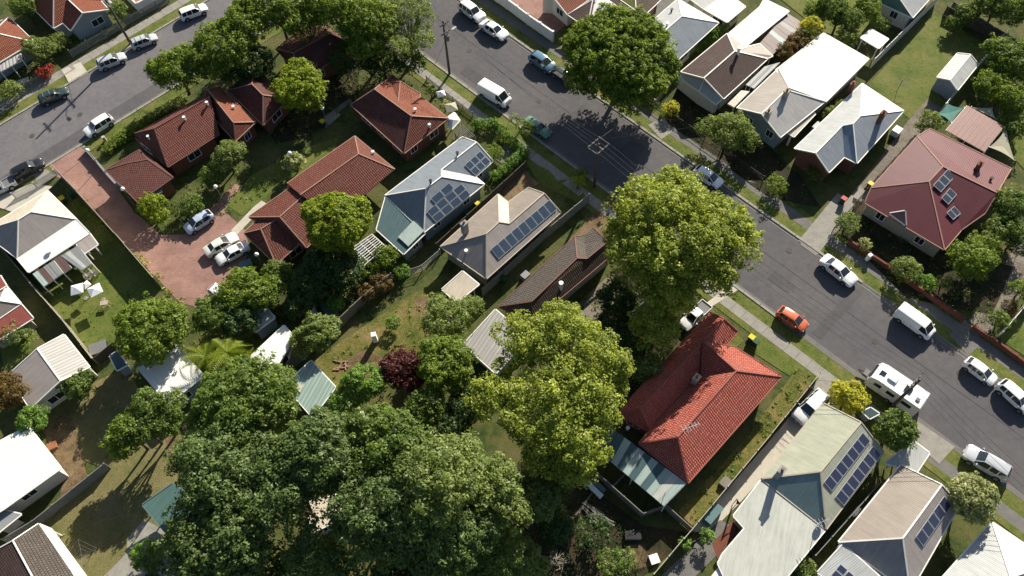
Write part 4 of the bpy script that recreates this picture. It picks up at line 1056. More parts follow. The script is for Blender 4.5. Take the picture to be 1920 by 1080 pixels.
patch('rubble_yard', 'gravel', 'A21', '350,700 620,460 620,640 480,760')
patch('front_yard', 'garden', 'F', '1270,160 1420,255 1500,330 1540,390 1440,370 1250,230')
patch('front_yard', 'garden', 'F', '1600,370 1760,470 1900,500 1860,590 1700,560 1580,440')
patch('side_lane', 'path_grey', 'A20', '380,330 960,-50 1040,0 460,420', 0)
patch('front_court', 'paver', 'A20', '0,-30 150,-60 380,120 300,180 60,10')
patch('driveway', 'concrete', 'F', '600,230 625,208 640,215 612,240')
patch('lawn', 'lawn', 'F', '1890,215 1930,210 1930,330 1895,290')
patch('back_lawn', 'lawn', 'F', '-10,600 30,560 70,620 60,660 10,700')
patch('terracotta_court', 'terracotta', 'B4', '1100,-30 1190,80 1330,0 1330,-60')
patch('path', 'path_grey', 'A20', '760,560 870,500 1010,800 1500,1180 1400,1180 900,860', 0) if False else None
patch('back_yard', 'lawn_dry', 'F', '1440,-20 1700,-20 1640,60 1600,75 1540,60')
patch('front_court', 'concrete_white', 'F', '-30,380 60,345 100,350 30,400')
cover('short uneven grass on the left lawn', 'F', '125,350 300,538 262,620 187,680 80,548 150,500 140,420', 'leaf_green', 2.0, .10, .07, 'grass_tufts', 'grass', 8, .2)
cover('short dry grass on the top right lawn', 'F', '1752,22 1865,96 1770,215 1732,245 1628,160', 'leaf_olive', 1.2, .08, .06, 'grass_tufts', 'grass', 8, .2)
cover('dry grass tufts on the lower left yard', 'F', '60,770 235,690 335,845 330,960 215,1085 120,1085 60,985 200,880', 'leaf_olive', .9, .10, .07, 'grass_tufts', 'grass', 8, .2)
cover('undergrowth beneath the trees left of the red tiled house', 'F', '1080,560 1200,520 1310,590 1150,800 1120,720', 'leaf_mid', 1.6, .6, .13, cr=.4)
cover('leafy undergrowth around the sheds and palms', 'F', '340,600 480,560 560,600 470,700 380,720 250,700', 'leaf_mid', 1.8, .6, .13, cr=.4)
cover('tangled garden beds beside the timber fence', 'F', '560,560 700,470 800,470 740,530 640,610 590,640', 'leaf_olive', 2.2, .5, .12, cr=.35)
# kitchen-garden clutter level ground cover
cover('dark low garden plants around the red brick townhouses', 'F', '250,400 330,330 470,300 540,340 430,400 330,440', 'leaf_mid', 1.6)
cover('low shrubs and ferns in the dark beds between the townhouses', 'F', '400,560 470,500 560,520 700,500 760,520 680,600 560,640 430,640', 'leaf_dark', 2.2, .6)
cover('weeds and rough grass over the yard behind the beige house', 'F', '560,700 640,640 760,560 860,500 905,560 850,640 780,700 700,740 600,730', 'leaf_olive', .9, .3)
cover('overgrown grass strip beside the red tiled house', 'F', '1495,690 1530,706 1440,822 1300,988 1270,960 1400,820', 'leaf_olive', 1.6, .3)
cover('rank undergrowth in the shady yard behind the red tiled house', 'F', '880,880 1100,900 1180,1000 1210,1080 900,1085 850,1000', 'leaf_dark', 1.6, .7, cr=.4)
cover('flower beds in front of the maroon roofed house', 'F', '1600,400 1760,470 1870,520 1850,610 1700,560 1580,460', 'leaf_mid', 1.6, .45)
cover('ground plants in front of the white and brown roofed cottages', 'F', '1270,160 1420,255 1500,330 1540,390 1440,370 1250,230', 'leaf_mid', 1.0, .35)
cover('low garden plants in front of the tile roofed corner houses', 'B4', '0,600 300,380 480,280 900,100 960,220 500,500 180,700 0,860', 'leaf_mid', 1.8, .5)
cover('scrub behind the top right sheds', 'F', '1840,140 1925,90 1925,220 1900,240', 'leaf_mid', 2.2, .6)
cover('yellow green climber along the cream courtyard fence', 'A01', '470,70 780,370 1030,640 980,680 740,400 440,110', 'leaf_euc', 3.0, .5)
cover('fallen leaves and rubble along the wall of the brown tiled house', 'A21', '350,700 620,460 620,640 480,760', 'leaf_rust', 1.5, .2)
cover('small plants in the beds beside the hexagon roofed townhouse', 'B2', '1180,470 1420,560 1380,660 1300,560', 'leaf_pale', 3.0, .4)

# ================================================================== HOUSES
# --- terracotta house at the left edge
h = house('house with orange tiled hip roof and white ribbed carport at the top left edge', 'B4', (60, 330))
build_roof(h, 'B4', 'a:288,352,2.7 t:72,143,2.7 r:-60,272,4.7 s:-400,480,4.7 c:-480,440,2.7 b:-260,680,2.7', 'arsb atr tcsr bsc', 'tile_orange', walls='wall_blue', trim='trim_white')
sheets_roof(h, 'B4', '172,448 0,545 5,605 185,505', 6, ['met_rib'], 2.5, 2.3)
# --- terracotta house at the top left with gable
h = house('tiled house with pink gable wing and white gable wall near the top left corner', 'B4', (520, 40))
build_roof(h, 'B4', 'a:450,237,2.7 b:150,-60,2.7 c:560,-330,2.7 d:900,-20,2.7 r:452,-18,4.9 s:620,-120,4.9', 'abr adsr dcs bcsr', 'tile_orange', walls='wall_white')
build_roof(h, 'B4', 'g:695,107,4.3 w:597,256,2.7 x:915,80,2.7 h:570,-10,4.3 y:470,130,2.7 z:800,-50,2.7', 'gwyh gxzh', 'tile_orange', walls='wall_blue')
# --- townhouse complex
h = house('brick townhouse with brown tiled roof and sunlit orange wing facing the cross street', 'B1', (640, 470), name='townhouse', cat='townhouse')
R = build_roof(h, 'B1', 's:300,455,2.7 l:560,718,2.7 m:960,460,2.7 n:830,160,2.7 p:455,418,4.7 q:885,172,4.9', 'slp lmqp spqn mnq', 'tile_red', walls='wall_brick', trim='trim_brown')
stack(h, R, 'lmqp', 'B1', 695, 352, .5, .12, mat='white'); stack(h, R, 'lmqp', 'B1', 872, 236, .5, .12, mat='white'); stack(h, R, 'slp', 'B1', 418, 500, .5, .12, mat='white')
R = build_roof(h, 'B1', 't:862,110,4.7 u:1072,372,4.7 v:960,92,2.7 w:1245,368,2.7 x:1085,520,2.7 y:830,235,2.7', 'tuwv tyxu uxw tvy', 'tile_orange', walls='wall_brick', trim='trim_tan', mats={'tyxu': 'tile_brown', 'uxw': 'tile_red'})  # orange is the sunlit plane, brown the shadowed one: light painted into tiles
stack(h, R, 'tuwv', 'B1', 1078, 268, .5, .12, mat='white')
R = build_roof(h, 'B1', 'a:75,742,2.7 b:330,995,2.7 c:600,800,2.7 d:340,585,2.7 k:238,690,4.2 j:400,660,4.2', 'abk bcjk cdj dakj', 'tile_brown', walls='wall_brick', trim='trim_brown')
slab_poly('porch_slab', pts('B1', '430,960 555,865 575,1000 500,1050'), M['trim_grey'], 2.3, 2.42, h)
h = house('long brick townhouse with pinkish brown stepped tiled roof beside the courtyard', 'B3', (700, 400), name='townhouse', cat='townhouse')
R = build_roof(h, 'B3', 'n:935,62,2.7 e:1245,320,2.7 s:800,700,2.7 w:408,430,2.7 r:965,200,4.9 q:512,520,4.9', 'nwqr ner esqr wsq', 'tile_red', walls='wall_brick', trim='trim_tan', mats={'wsq': 'tile_brown'})  # browner tile on the hip end paints in its shadow
stack(h, R, 'ner', 'B3', 1082, 205, .5, .12, mat='white')
build_roof(h, 'B3', 'n:470,440,2.6 e:860,640,2.6 s:560,930,2.6 w:112,692,2.6 r:600,470,4.6 q:352,690,4.6', 'nwqr neer esqr wsq'.replace(' neer', ''), 'tile_red', walls='wall_brick', trim='trim_tan')
build_roof(h, 'B3', 'n:260,640,2.5 e:600,820,2.5 s:322,1060,2.5 w:72,818,2.5 r:380,680,4.2 q:205,785,4.2', 'nwqr esqr wsq', 'tile_red', walls='wall_brick', trim='trim_tan')
h = house('brick townhouse with dark brown hip roof next to the small white gazebo', 'B2', (980, 650), name='townhouse', cat='townhouse')
R = build_roof(h, 'B2', 'a:735,560,2.7 b:1073,868,2.7 c:1352,646,2.7 d:1000,375,2.7 r:885,462,4.7 q:1118,632,4.8', 'abqr bcq cdrq dar', 'tile_brown', walls='wall_brick', trim='trim_tan', mats={'cdrq': 'tile_orange', 'bcq': 'tile_red'})  # sunlight on these two faces is put into redder, brighter tile
stack(h, R, 'bcq', 'B2', 1235, 704, .5, .12, mat='white'); stack(h, R, 'cdrq', 'B2', 1145, 606, .5, .12, mat='white')
build_roof(h, 'B2', 'a:1035,545,4.3 b:1048,415,3.9 c:930,430,2.7 d:1175,495,2.7 e:960,520,3.4 f:1150,560,3.0', 'abce abdf', 'tile_orange', walls='wall_brick', trim='trim_tan', wall=False)
h = house('brick townhouse with dark red roof half hidden behind the round tree', 'B2', (500, 200), name='townhouse', cat='townhouse')
build_roof(h, 'B2', 'a:262,208,2.7 b:440,400,2.7 c:760,190,2.7 d:500,20,2.7 r:370,235,4.7 q:600,110,4.8', 'abr bcqr cdq darq', 'tile_brown', walls='wall_brick', trim='trim_tan', mats={'abr': 'tile_red'})  # one face redder as if sunlit, the rest keep a painted shadow tone
build_roof(h, 'B2', 'a:-40,470 b:180,690 c:340,520 d:120,320 r:110,430 q:180,500'.replace('470 ', '470,2.7 ').replace('690 ', '690,2.7 ').replace('520 ', '520,2.7 ').replace('320 ', '320,2.7 ').replace('430 ', '430,4.5 ').replace('180,500', '180,500,4.5'), 'abqr bcq cdrq dar', 'tile_brown', walls='wall_brick', trim='trim_tan')
# --- blue-grey solar house
h = house('house with blue grey metal roof carrying two groups of solar panels', 'F', (820, 370))
R = build_roof(h, 'F', 'a:866,257,2.9 p:893,267,4.6 e:924,302,2.9 j:891,331,2.9 k:908,345,2.9 m:828,318,4.7 q:828,331,4.9 r:799,353,4.9 w:722,366,2.9 s:795,435,2.9', 'apmqrw pejm mjkq ksrq srw', 'met_blue', walls='wall_blue', trim='trim_white', mats={'mjkq': 'met_light'})  # strip turned to the sun gets paler metal, its light painted in
panels(h, R, 'pejq', 'A10', '1240,822 1322,878 1225,955 1170,905', 2, 3) if False else None
panels(h, R, 'pejm', 'A10', '1170,905 1255,820 1325,880 1240,950', 3, 2)
panels(h, R, 'ksrq', 'A11', '965,135 1150,-18 1220,35 1025,190', 4, 2)
panels(h, R, 'ksrq', 'A11', '985,62 1085,-22 1118,2 1015,94', 2, 1)
stack(h, R, 'apmqrw', 'A10', 1132, 850, .5, mat='black'); stack(h, R, 'ksrq', 'A10', 985, 1000, .4, mat='black'); 
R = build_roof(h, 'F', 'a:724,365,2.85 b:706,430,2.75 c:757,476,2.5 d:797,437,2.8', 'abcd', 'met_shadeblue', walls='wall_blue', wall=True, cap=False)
R = build_roof(h, 'A11', 'a:890,186,3.1 b:948,240,3.0 c:862,326,2.85 d:806,274,2.9', 'abcd', 'poly_pale', wall=False, gutter=False, plan=False, name='roof_sheet')
# --- beige solar house
h = house('house with beige ribbed roof and one long row of nine solar panels', 'F', (930, 440))
R = build_roof(h, 'F', 'f:990,352,2.9 p:1020,363,4.6 e:1051,398,2.9 q:955,419,4.6 v:953,379,2.9 n:934,364,2.9 o:936,416,4.8 r:912,438,4.8 w:826,462,2.9 s:912,522,2.9',
               'fpqv vqon norw wrs pesroq', 'met_tan', walls='wall_cream', trim='trim_cream', mats={'vqon': 'met_cream', 'wrs': 'met_beige', 'pesroq': 'met_beige'})  # hip end towards the sun is coloured cream to look lit
panels(h, R, 'pesroq', 'F', '920,466 1030,374 1045,392 934,488', 9, 1)
stack(h, R, 'wrs', 'A11', 1172, 236, 1.3, kind='chimney', mat='trim_grey'); stack(h, R, 'wrs', 'A11', 1180, 360, .4, mat='white')
R = build_roof(h, 'A11', 'a:1160,462,2.7 b:1250,535,2.6 c:1130,632,2.35 d:1047,562,2.4', 'abcd', 'met_cream', walls='wall_cream', trim='trim_white', open_posts=True)
# --- brown tile cottage
h = house('cottage with weathered brown tiled roof and white capped flue beside the huge street tree', 'A21', (330, 520))
R = build_roof(h, 'A21', 'p:580,302,4.5 f:500,225,2.7 e:628,352,2.7 q:468,393,4.5 v:452,268,2.7 n:403,275,2.7 o:415,390,4.6 r:165,628,4.6 w:-15,655,2.7 s:165,742,2.7',
               'fpqv vqon norw wrs pesroq', 'tile_grey', walls='wall_cream', trim='trim_brown', mats={'vqon': 'tile_grey', 'wrs': 'tile_dark', 'pesroq': 'tile_dark'})  # darker tile carries the shade of the hip and slope behind the ridge
stack(h, R, 'pesroq', 'A21', 325, 560, 1.3, .16, mat='white')
h = house('rear annex with white corrugated roof between the brown cottage and the pale eucalypt', 'A11', (1300, 850), cat='outbuilding', name='annex')
build_roof(h, 'A11', 'a:1340,672,3.2 b:1165,862,2.7 c:1342,1022,2.6 d:1520,830,3.1', 'abcd', 'met_rib', walls='wall_white')
# --- red tiled house
h = house('large house with bright red tiled roof behind the white pickup', 'F', (1300, 740))
R1 = build_roof(h, 'F', 'n:1331,586,2.8 p:1357,598,4.6 e:1383,622,2.8 s:1222,812,2.8 w:1156,776,2.8 q:1200,766,4.6', 'npqw peesq'.replace('ees', 'es') + ' wqs', 'tile_bright', walls='wall_brick', trim='trim_red')
R2 = build_roof(h, 'F', 't:1320,641,4.9 n:1376,650,3.1 e:1465,706,2.85 s:1290,905,2.85 w:1198,831,2.85 v:1316,702,4.0 q:1381,695,5.1 r:1271,819,5.2', 'tneq tqv esrq wrqv wsr', 'tile_bright', walls='wall_brick', trim='trim_red', over=.7)
stack(h, R2, 'wrqv', 'F', 1303, 716, 1.1, kind='chimney', mat='trim_cream'); stack(h, R2, 'wsr', 'A22', 1020, 300, .1, kind='antenna'); stack(h, R1, 'wqs', 'A22', 690, 275, .3, mat='white')
t = thing('back_verandah', 'blue green verandah roof with pale striped sheets behind the red tiled house', 'verandah', tuple(at(1200, 880)))
sheets_roof(t, 'A22', '602,268 1012,572 890,697 540,402', 11, ['met_shadeblue', 'met_shadeblue', 'poly_pale', 'met_shadeblue', 'poly_pale', 'met_shadeblue', 'poly_pale', 'met_shadeblue', 'poly_pale', 'met_green2', 'poly_pale'], 2.75, 2.45, beams=4)
# --- green-cream solar house
h = house('house with cream green metal roof, two solar panel rows and a pale low addition', 'A32', (330, 500))
R = build_roof(h, 'A32', 'n:360,136,2.9 r:566,240,4.7 e:690,402,2.9 q:346,508,4.8 w:26,547,2.9 s:376,822,2.9', 'nwqr resq wqs', 'met_green', walls='wall_cream', trim='trim_cream', mats={'wqs': 'met_green_shaded'})  # rear hip drawn in a darker, bluer copy that paints its shade
panels(h, R, 'resq', 'A32', '365,568 575,288 625,342 410,612', 7, 1, 'solar_dark'); panels(h, R, 'resq', 'A32', '428,640 632,368 688,404 480,692', 7, 1, 'solar_dark')
stack(h, R, 'wqs', 'A32', 110, 530, 1.7, kind='chimney', mat='trim_grey')
RA = build_roof(h, 'A32', 'a:26,549,2.85 b:108,588,2.8 c:330,792,2.8 d:372,826,2.8 e:140,1110,2.6 f:-80,1300,2.5 g:-215,1010,2.6 h:-190,960,2.6 i:-68,818,2.7 j:-130,750,2.75', 'abcdefghij', 'met_green2', walls='wall_cream', plan=False, cap=False, mats={})
stack(h, RA, 'abcdefghij', 'A32', 320, 810, .4, kind='antenna'); stack(h, RA, 'abcdefghij', 'A32', 345, 790, .3, kind='dish')
# --- tan solar house
h = house('house with pinkish tan metal roof and one row of five solar panels', 'A32', (760, 850))
R = build_roof(h, 'A32', 'n:786,474,2.9 r:1008,582,4.8 e:1104,692,2.9 q:796,872,4.8 w:445,894,2.9 s:835,1165,2.9', 'nwqr resq wqs', 'met_tan', walls='wall_white', mats={'resq': 'met_beige', 'wqs': 'met_beige'})
panels(h, R, 'resq', 'A32', '866,862 1024,640 1068,688 914,915', 5, 1, 'solar_dark')
RB = build_roof(h, 'A32', 'a:470,905,2.9 b:560,985,3.4 c:700,1110,3.3 d:600,1230,2.7 e:330,1060,2.6', 'abcde', 'met_light', walls='wall_white', cap=False)
panels(h, RB, 'abcde', 'A32', '400,1075 455,1010 545,1085 490,1150', 2, 2, 'solar_dark')
# --- white house bottom right
h = house('white roofed house in the bottom right corner under the flowering tree', 'A32', (1350, 980))
build_roof(h, 'A32', 'n:1285,785,2.9 e:1620,1010,2.9 s:1450,1330,2.9 w:960,1150,2.9 r:1385,1085,4.7', 'nwr ner esr swr', 'met_light', walls='wall_white', mats={'ner': 'met_white'})  # slope facing the sun painted whiter to look lit
h = house('white skillion awning between the round bush and the tan roofed house', 'A32', (850, 420), cat='carport', name='carport')
build_roof(h, 'A32', 'a:862,345,2.7 b:942,405,2.6 c:870,515,2.5 d:700,460,2.5 e:780,400,2.6', 'abcde', 'met_light', walls='wall_white', open_posts=True)
# --- maroon house
h = house('large house with maroon metal roof and three tilted solar water panels', 'F', (1740, 360))
R = build_roof(h, 'F', 'n:1720,256,2.8 m:1744,242,2.8 f:1895,316,2.8 v:1869,361,4.5 d:1846,400,2.8 e:1803,430,2.8 s:1771,468,2.8 x:1622,380,2.8 w:1634,352,2.8 r:1768,312,4.9 q:1742,340,4.9',
               'nrqw wqsx serq edvr nmfvr', 'met_maroon', walls='wall_cream', trim='trim_tan', mats={'nmfvr': 'met_maroon_lit'}, plan=True)  # sunlit slope uses a lighter copy of the maroon, light put in colour
panels(h, R, 'serq', 'A30', '962,1010 1042,925 1080,968 1000,1060', 3, 1, 'solar_water', .25)
panels(h, R, 'serq', 'A31', '1005,60 1055,5 1085,52 1040,108', 2, 1, 'solar_water', .25); panels(h, R, 'serq', 'A31', '1032,140 1080,105 1105,152 1068,190', 2, 1, 'solar_water', .25)
stack(h, R, 'nmfvr', 'A30', 1200, 925, 1.0, kind='chimney', mat='wall_brick'); stack(h, R, 'nmfvr', 'A30', 1275, 985, .4, mat='black')
build_roof(h, 'A31', 'a:725,146,2.9 b:808,133,3.6 c:812,210,2.8', 'abc', 'met_pink', wall=False)
t = thing('patio_roof', 'flat pale pink patio roof behind the maroon roofed house', 'patio roof', tuple(at(1830, 260)))
sheets_roof(t, 'A30', '1148,576 1352,690 1242,830 1032,712', 8, ['met_pink'], 2.75, 2.65)
sail('cream shade sail stretched right of the pink patio roof', 'A30', '1362,700,2.6 1408,878,2.2 1268,805,2.6')
sail('small cream shade sail above the pink patio roof', 'A30', '1170,585,2.7 1285,590,2.7 1310,655,2.5')
sail('teal shade cloth above the pink patio beside the gravel drive', 'A30', '1040,565,2.4 1130,590,2.4 1062,672,2.4 984,622,2.4', 'sail_teal')
# --- white house 1
h = house('house with sunlit white metal roof and grey front gable left of its white roofed twin', 'F', (1500, 160))
R = build_roof(h, 'F', 'w:1382,202,2.9 g:1428,213,4.5 s:1463,257,2.9 r:1479,164,4.6 n:1460,128,2.9 c:1548,189,2.9', 'wgrn gscr nrc', 'met_light', walls='wall_blue', mats={'nrc': 'met_white', 'gscr': 'met_silver', 'wgrn': 'met_sand'})  # rear hip is white because sunlit: the light is in its colour
stack(h, R, 'gscr', 'B6', 1225, 810, .9, kind='chimney', mat='wall_cream'); stack(h, R, 'gscr', 'B6', 1075, 970, .7, kind='chimney', mat='wall_cream')
build_roof(h, 'F', 'a:1455,131,2.85 b:1545,62,3.3 c:1629,110,3.2 d:1549,190,2.85 e:1482,170,4.4', 'aebc aecd'.replace('aebc aecd', 'abcde'), 'met_white', walls='wall_white', plan=False, cap=False)  # white here also stands for sunlight on the skillion
build_roof(h, 'A30', 'a:288,598,2.7 b:318,622,2.5 c:200,748,2.4 d:162,722,2.6', 'abcd', 'met_cream', walls='wall_cream', open_posts=True)
# --- white house 2
h = house('house with white hip and gable roof and latticed front gable between the two lawns', 'F', (1590, 240))
R = build_roof(h, 'A30', 'w:204,812,2.9 g:320,836,4.4 s:392,942,2.9 k:476,858,2.9 z:545,892,2.9 e:800,605,2.9 n:575,456,2.9 h:465,687,4.5 a:524,676,4.7 b:562,634,4.7',
               'wghabn gskh hkza azeb ebn', 'met_light', walls='wall_brick', mats={'ebn': 'met_white', 'gskh': 'met_blue', 'hkza': 'met_white_shaded', 'azeb': 'met_blue'})  # blue metals paint the bluish shade on a white roof, white the lit end
stack(h, R, 'azeb', 'A30', 665, 665, 1.6, kind='chimney', mat='wall_brick'); stack(h, R, 'wghabn', 'A30', 505, 500, 1.4, kind='chimney', mat='wall_brick')
# --- light blue house, brown tiled, sheds
h = house('house with pale blue metal roof beside the clipped green hedge at the top', 'B6', (300, 250))
R = build_roof(h, 'B6', 'n:320,-10,2.9 e:664,190,2.9 s:300,520,2.9 t:60,520,2.9 w:-40,300,2.9 r:352,135,4.8 q:110,345,4.8', 'nre resq qst tqw nwqr'.replace('tqw', 'tqw'), 'met_blue', walls='wall_white', mats={'nre': 'met_white', 'nwqr': 'met_light'})  # slopes towards the sun get paler colours as painted light
stack(h, R, 'nwqr', 'B6', 265, 98, .4, mat='black'); stack(h, R, 'nwqr', 'B6', 228, 215, .4, mat='white')
h = house('cottage with dark chocolate tiled roof and white front between the hedge and the white roofs', 'B6', (700, 560))
R = build_roof(h, 'B6', 'w:345,605,2.7 g:540,657,4.2 s:705,832,2.7 e:1076,495,2.7 r:800,430,4.4 n:735,282,2.7', 'wgrn gser rne', 'tile_choc', walls='wall_white', trim='trim_white', mats={'rne': 'met_tan'})
stack(h, R, 'gser', 'B6', 825, 455, 1.1, .2, mat='white')
build_roof(h, 'B6', 'a:345,622,2.6 b:540,672,3.6 c:690,838,2.6 d:640,880,2.2 e:500,770,2.6 f:370,680,2.3', 'abef bcde', 'met_light', walls='wall_white', wall=True, windows=False, over=.2)
t = thing('side_awning', 'narrow pale awning strip between the chocolate roof and its white neighbour', 'awning', tuple(at(1420, 165)))
sheets_roof(t, 'B6', '1055,560 1180,525 960,745 895,715', 3, ['met_light', 'poly_grey'], 2.7, 2.5); 
t = thing('side_awning', 'cream awning strip at the front of the chocolate roofed cottage', 'awning', tuple(at(1390, 190)))
sheets_roof(t, 'B6', '740,875 855,762 925,770 795,905', 3, ['met_cream'], 2.6, 2.5)
h = house('long white flat roofed rear extension behind the chocolate roof', 'B6', (1000, 200), cat='extension', name='rear_extension')
build_roof(h, 'B6', 'a:748,285,2.9 b:1010,60,3.2 c:1050,-10,3.2 d:1258,92,3.1 e:885,395,2.9', 'abcde', 'met_white', walls='wall_cream', plan=False)
build_roof(h, 'B6', 'a:748,290,2.85 b:885,398,2.85 c:1010,368,2.8 d:1120,470,2.7 e:1076,490,2.7 f:805,425,3.6', 'abf bcf cdef'.replace('cdef', 'cdef'), 'met_tan', wall=False, plan=False)
h = thing('patio_roof', 'brown pink corrugated patio roof with pale patches beside the white extension', 'patio roof', tuple(at(1465, 70)))
sheets_roof(h, 'B6', '1240,108 1008,366 1112,468 1392,202', 9, ['met_brownpink', 'met_brownpink', 'poly_grey', 'met_brownpink', 'met_brownpink', 'poly_pale', 'met_brownpink'], 2.7, 2.5)
h = house('white flat roof behind the pale blue house at the top edge', 'B6', (760, 60), cat='garage', name='garage')
build_roof(h, 'B6', 'a:548,78,2.7 b:735,186,2.7 c:890,55,2.7 d:740,-60,2.7', 'abcd', 'met_white', walls='wall_white')
h = house('grey framed glasshouse roof at the top edge behind the pale blue house', 'B6', (540, 20), cat='glasshouse', name='glasshouse')
build_roof(h, 'B6', 'a:425,-10,2.5 b:545,78,2.5 c:660,-10,2.5 d:560,-90,2.5', 'abcd', 'poly_grey', walls='wall_white')
h = house('small open carport with white flat roof at the end of the long fence', 'A30', (640, 240), cat='carport', name='carport')
build_roof(h, 'A30', 'a:622,158,2.6 b:718,212,2.5 c:664,264,2.4 d:566,206,2.5', 'abcd', 'met_white', trim='trim_white', open_posts=True, over=.2)
h = house('grey gabled garden shed on the dry lawn beside the boundary fence', 'A30', (1100, 400), cat='shed', name='garden_shed')
build_roof(h, 'A30', 'a:1095,291,2.4 r:1166,299,3.0 b:1208,352,2.4 c:1096,492,2.4 q:1056,436,3.0 d:984,422,2.4', 'arqd rbcq', 'met_light', walls='wall_blue', over=.12)
h = house('pale teal and grey hip roofed house cut by the top edge near the top right', 'A30', (780, -20))
build_roof(h, 'A30', 'w:640,0,2.8 s:850,96,2.8 e:990,-60,2.8 n:780,-180,2.8 r:770,-20,4.6 q:830,-90,4.6', 'wsr seqr neq wnqr', 'met_light', walls='wall_white', mats={'wsr': 'met_teal'})
# --- top centre
h = house('house with pink tiled gable roof and white wall behind the tall white fence', 'A20', (260, 0))
build_roof(h, 'A20', 'g:275,-30,4.3 s:362,80,2.8 e:520,-30,2.8 r:450,-150,4.3 w:200,-10,2.8 n:330,-140,2.8', 'gser gwnr', 'tile_orange', walls='wall_white')
h = house('dark brown roofed building behind the big street tree at the top edge', 'A20', (620, 60))
build_roof(h, 'A20', 'a:365,80,2.8 b:500,0,3.8 c:560,-60,3.8 d:735,60,3.2 e:740,130,2.8 f:470,150,2.8', 'abf bcdf def'.replace('bcdf', 'bcdf'), 'tile_choc', walls='wall_brick', plan=False)
build_roof(h, 'A20', 'a:735,-40,3.2 b:830,-60,3.2 c:880,-10,2.8 d:770,95,2.8 e:740,60,3.0', 'abcde', 'tile_dark', walls='wall_brick', plan=False)
# --- left column
h = house('house with beige hip roof and white rear skillion beside the courtyard', 'B5', (230, 300))
R = build_roof(h, 'B5', 'n:275,85,2.9 e:440,248,2.9 s:100,475,2.9 w:-110,318,2.9 r:180,206,4.8 q:106,252,4.8', 'nre resq qsw nwqr'.replace('nre', 'nre'), 'met_tan', walls='wall_cream', mats={'nre': 'met_cream', 'resq': 'met_beige', 'nwqr': 'met_cream', 'qsw': 'met_beige'})  # cream for lit faces, beige for shaded ones: light sits in the colour
R = build_roof(h, 'B5', 'a:440,249,2.88 b:517,330,2.6 c:166,556,2.6 d:100,476,2.88', 'abcd', 'met_white', walls='wall_white', cap=False)
stack(h, R, 'abcd', 'B5', 290, 440, .3, .2, mat='white')
build_roof(h, 'B5', 'a:517,330,2.5 b:566,396,2.35 c:480,452,2.35 d:440,388,2.5', 'abcd', 'met_beige', walls='wall_cream', open_posts=True)
t = thing('patio_roof', 'patchwork patio roof of grey and brown sheets on white posts over the left lawn', 'patio roof', tuple(at(110, 500)))
sheets_roof(t, 'B5', '188,566 310,488 365,560 252,640', 4, ['poly_pale', 'poly_brown', 'poly_grey', 'poly_grey'], 2.5, 2.3)
sheets_roof(t, 'B5', '312,480 350,460 414,530 372,560', 2, ['poly_brown'], 2.45, 2.25, posts=False)
sheets_roof(t, 'B5', '352,462 450,402 532,506 470,545', 4, ['poly_grey', 'met_light', 'poly_grey'], 2.5, 2.3)
h = house('house with pink roof and red rear awning at the left edge', 'B5', (0, 780))
build_roof(h, 'B5', 'a:36,636,2.7 b:120,738,2.7 c:-120,900,2.7 d:-200,790,2.7 r:0,720,3.6 q:-120,800,3.6', 'abr bcqr cdq adqr', 'met_tan', walls='wall_white', mats={'abr': 'met_light'})
build_roof(h, 'B5', 'a:0,575,3.2 b:36,634,3.0 c:-60,690,3.3 d:-110,640,3.3', 'abcd', 'met_red', wall=False)
build_roof(h, 'B5', 'a:122,742,2.6 b:192,822,2.3 c:-60,978,2.3 d:-120,900,2.6', 'abcd', 'met_red', walls='wall_cream')
h = house('garage with ribbed white gable roof and white gable wall below the left lawn', 'A01', (280, 930), cat='garage', name='garage')
build_roof(h, 'A01', 'a:350,810,2.5 r:205,888,3.5 q:330,1060,3.5 b:490,988,2.5 c:50,1028,2.5 d:165,1215,2.5', 'arqb rqdc', 'met_rib', walls='wall_white', trim='trim_white', mats={'rqdc': 'met_beige'}, over=.15)
h = house('outbuilding with blinding white flat roof at the left edge', 'A02', (100, 480), cat='outbuilding', name='outbuilding')
build_roof(h, 'A02', 'a:152,260,3.0 b:332,490,3.0 c:20,712,3.0 d:-230,860,3.0 e:-300,500,3.0', 'abcde', 'met_white', walls='wall_white', cap=False)
build_roof(h, 'A02', 'a:20,718,2.4 b:115,742,2.3 c:-20,850,2.3 d:-120,800,2.4', 'abcd', 'trim_grey', walls='wall_white')
h = house('house with grey brown tiled roof and white side strip in the bottom left corner', 'A02', (160, 960))
build_roof(h, 'A02', 'p:72,888,4.0 a:212,795,2.7 b:420,1100,2.7 q:230,1180,4.2 c:-150,1010,2.7 d:60,1300,2.7', 'pabq pqdc', 'tile_grey', walls='wall_white', mats={'pqdc': 'tile_choc'})
build_roof(h, 'A02', 'a:214,797,2.65 b:275,822,2.4 c:480,1100,2.4 d:424,1102,2.65', 'abcd', 'met_white', walls='wall_white', open_posts=True, over=.1)
# --- sheds in the middle
h = thing('shade_house', 'teal green translucent shade roof half covered by the big dark tree', 'shade house', tuple(at(300, 960)))
sheets_roof(h, 'A02', '945,572 1110,500 1060,700 900,836', 1, ['met_teal'], 2.5, 2.4) if False else None
build_roof(h, 'A02', 'a:780,690,2.5 b:945,573,2.8 c:1110,690,2.8 d:905,838,2.5', 'abcd', 'met_teal', trim='fence_teal', open_posts=True, over=.1)
h = house('white roofed shed partly hidden under the round green tree and the palms', 'A01', (900, 1060), cat='shed', name='shed')
build_roof(h, 'F', 'a:252,682,2.6 b:315,757,2.6 c:382,704,2.6 d:322,640,2.6', 'abcd', 'met_white', walls='wall_blue', over=.1)
h = house('white two panel flat roofed shed beside the dark boundary fence', 'A11', (100, 900), cat='shed', name='shed')
build_roof(h, 'F', 'a:470,668,2.6 b:532,610,2.6 c:552,632,2.65 d:504,709,2.6', 'abcd', 'met_white', walls='wall_white', over=.1)
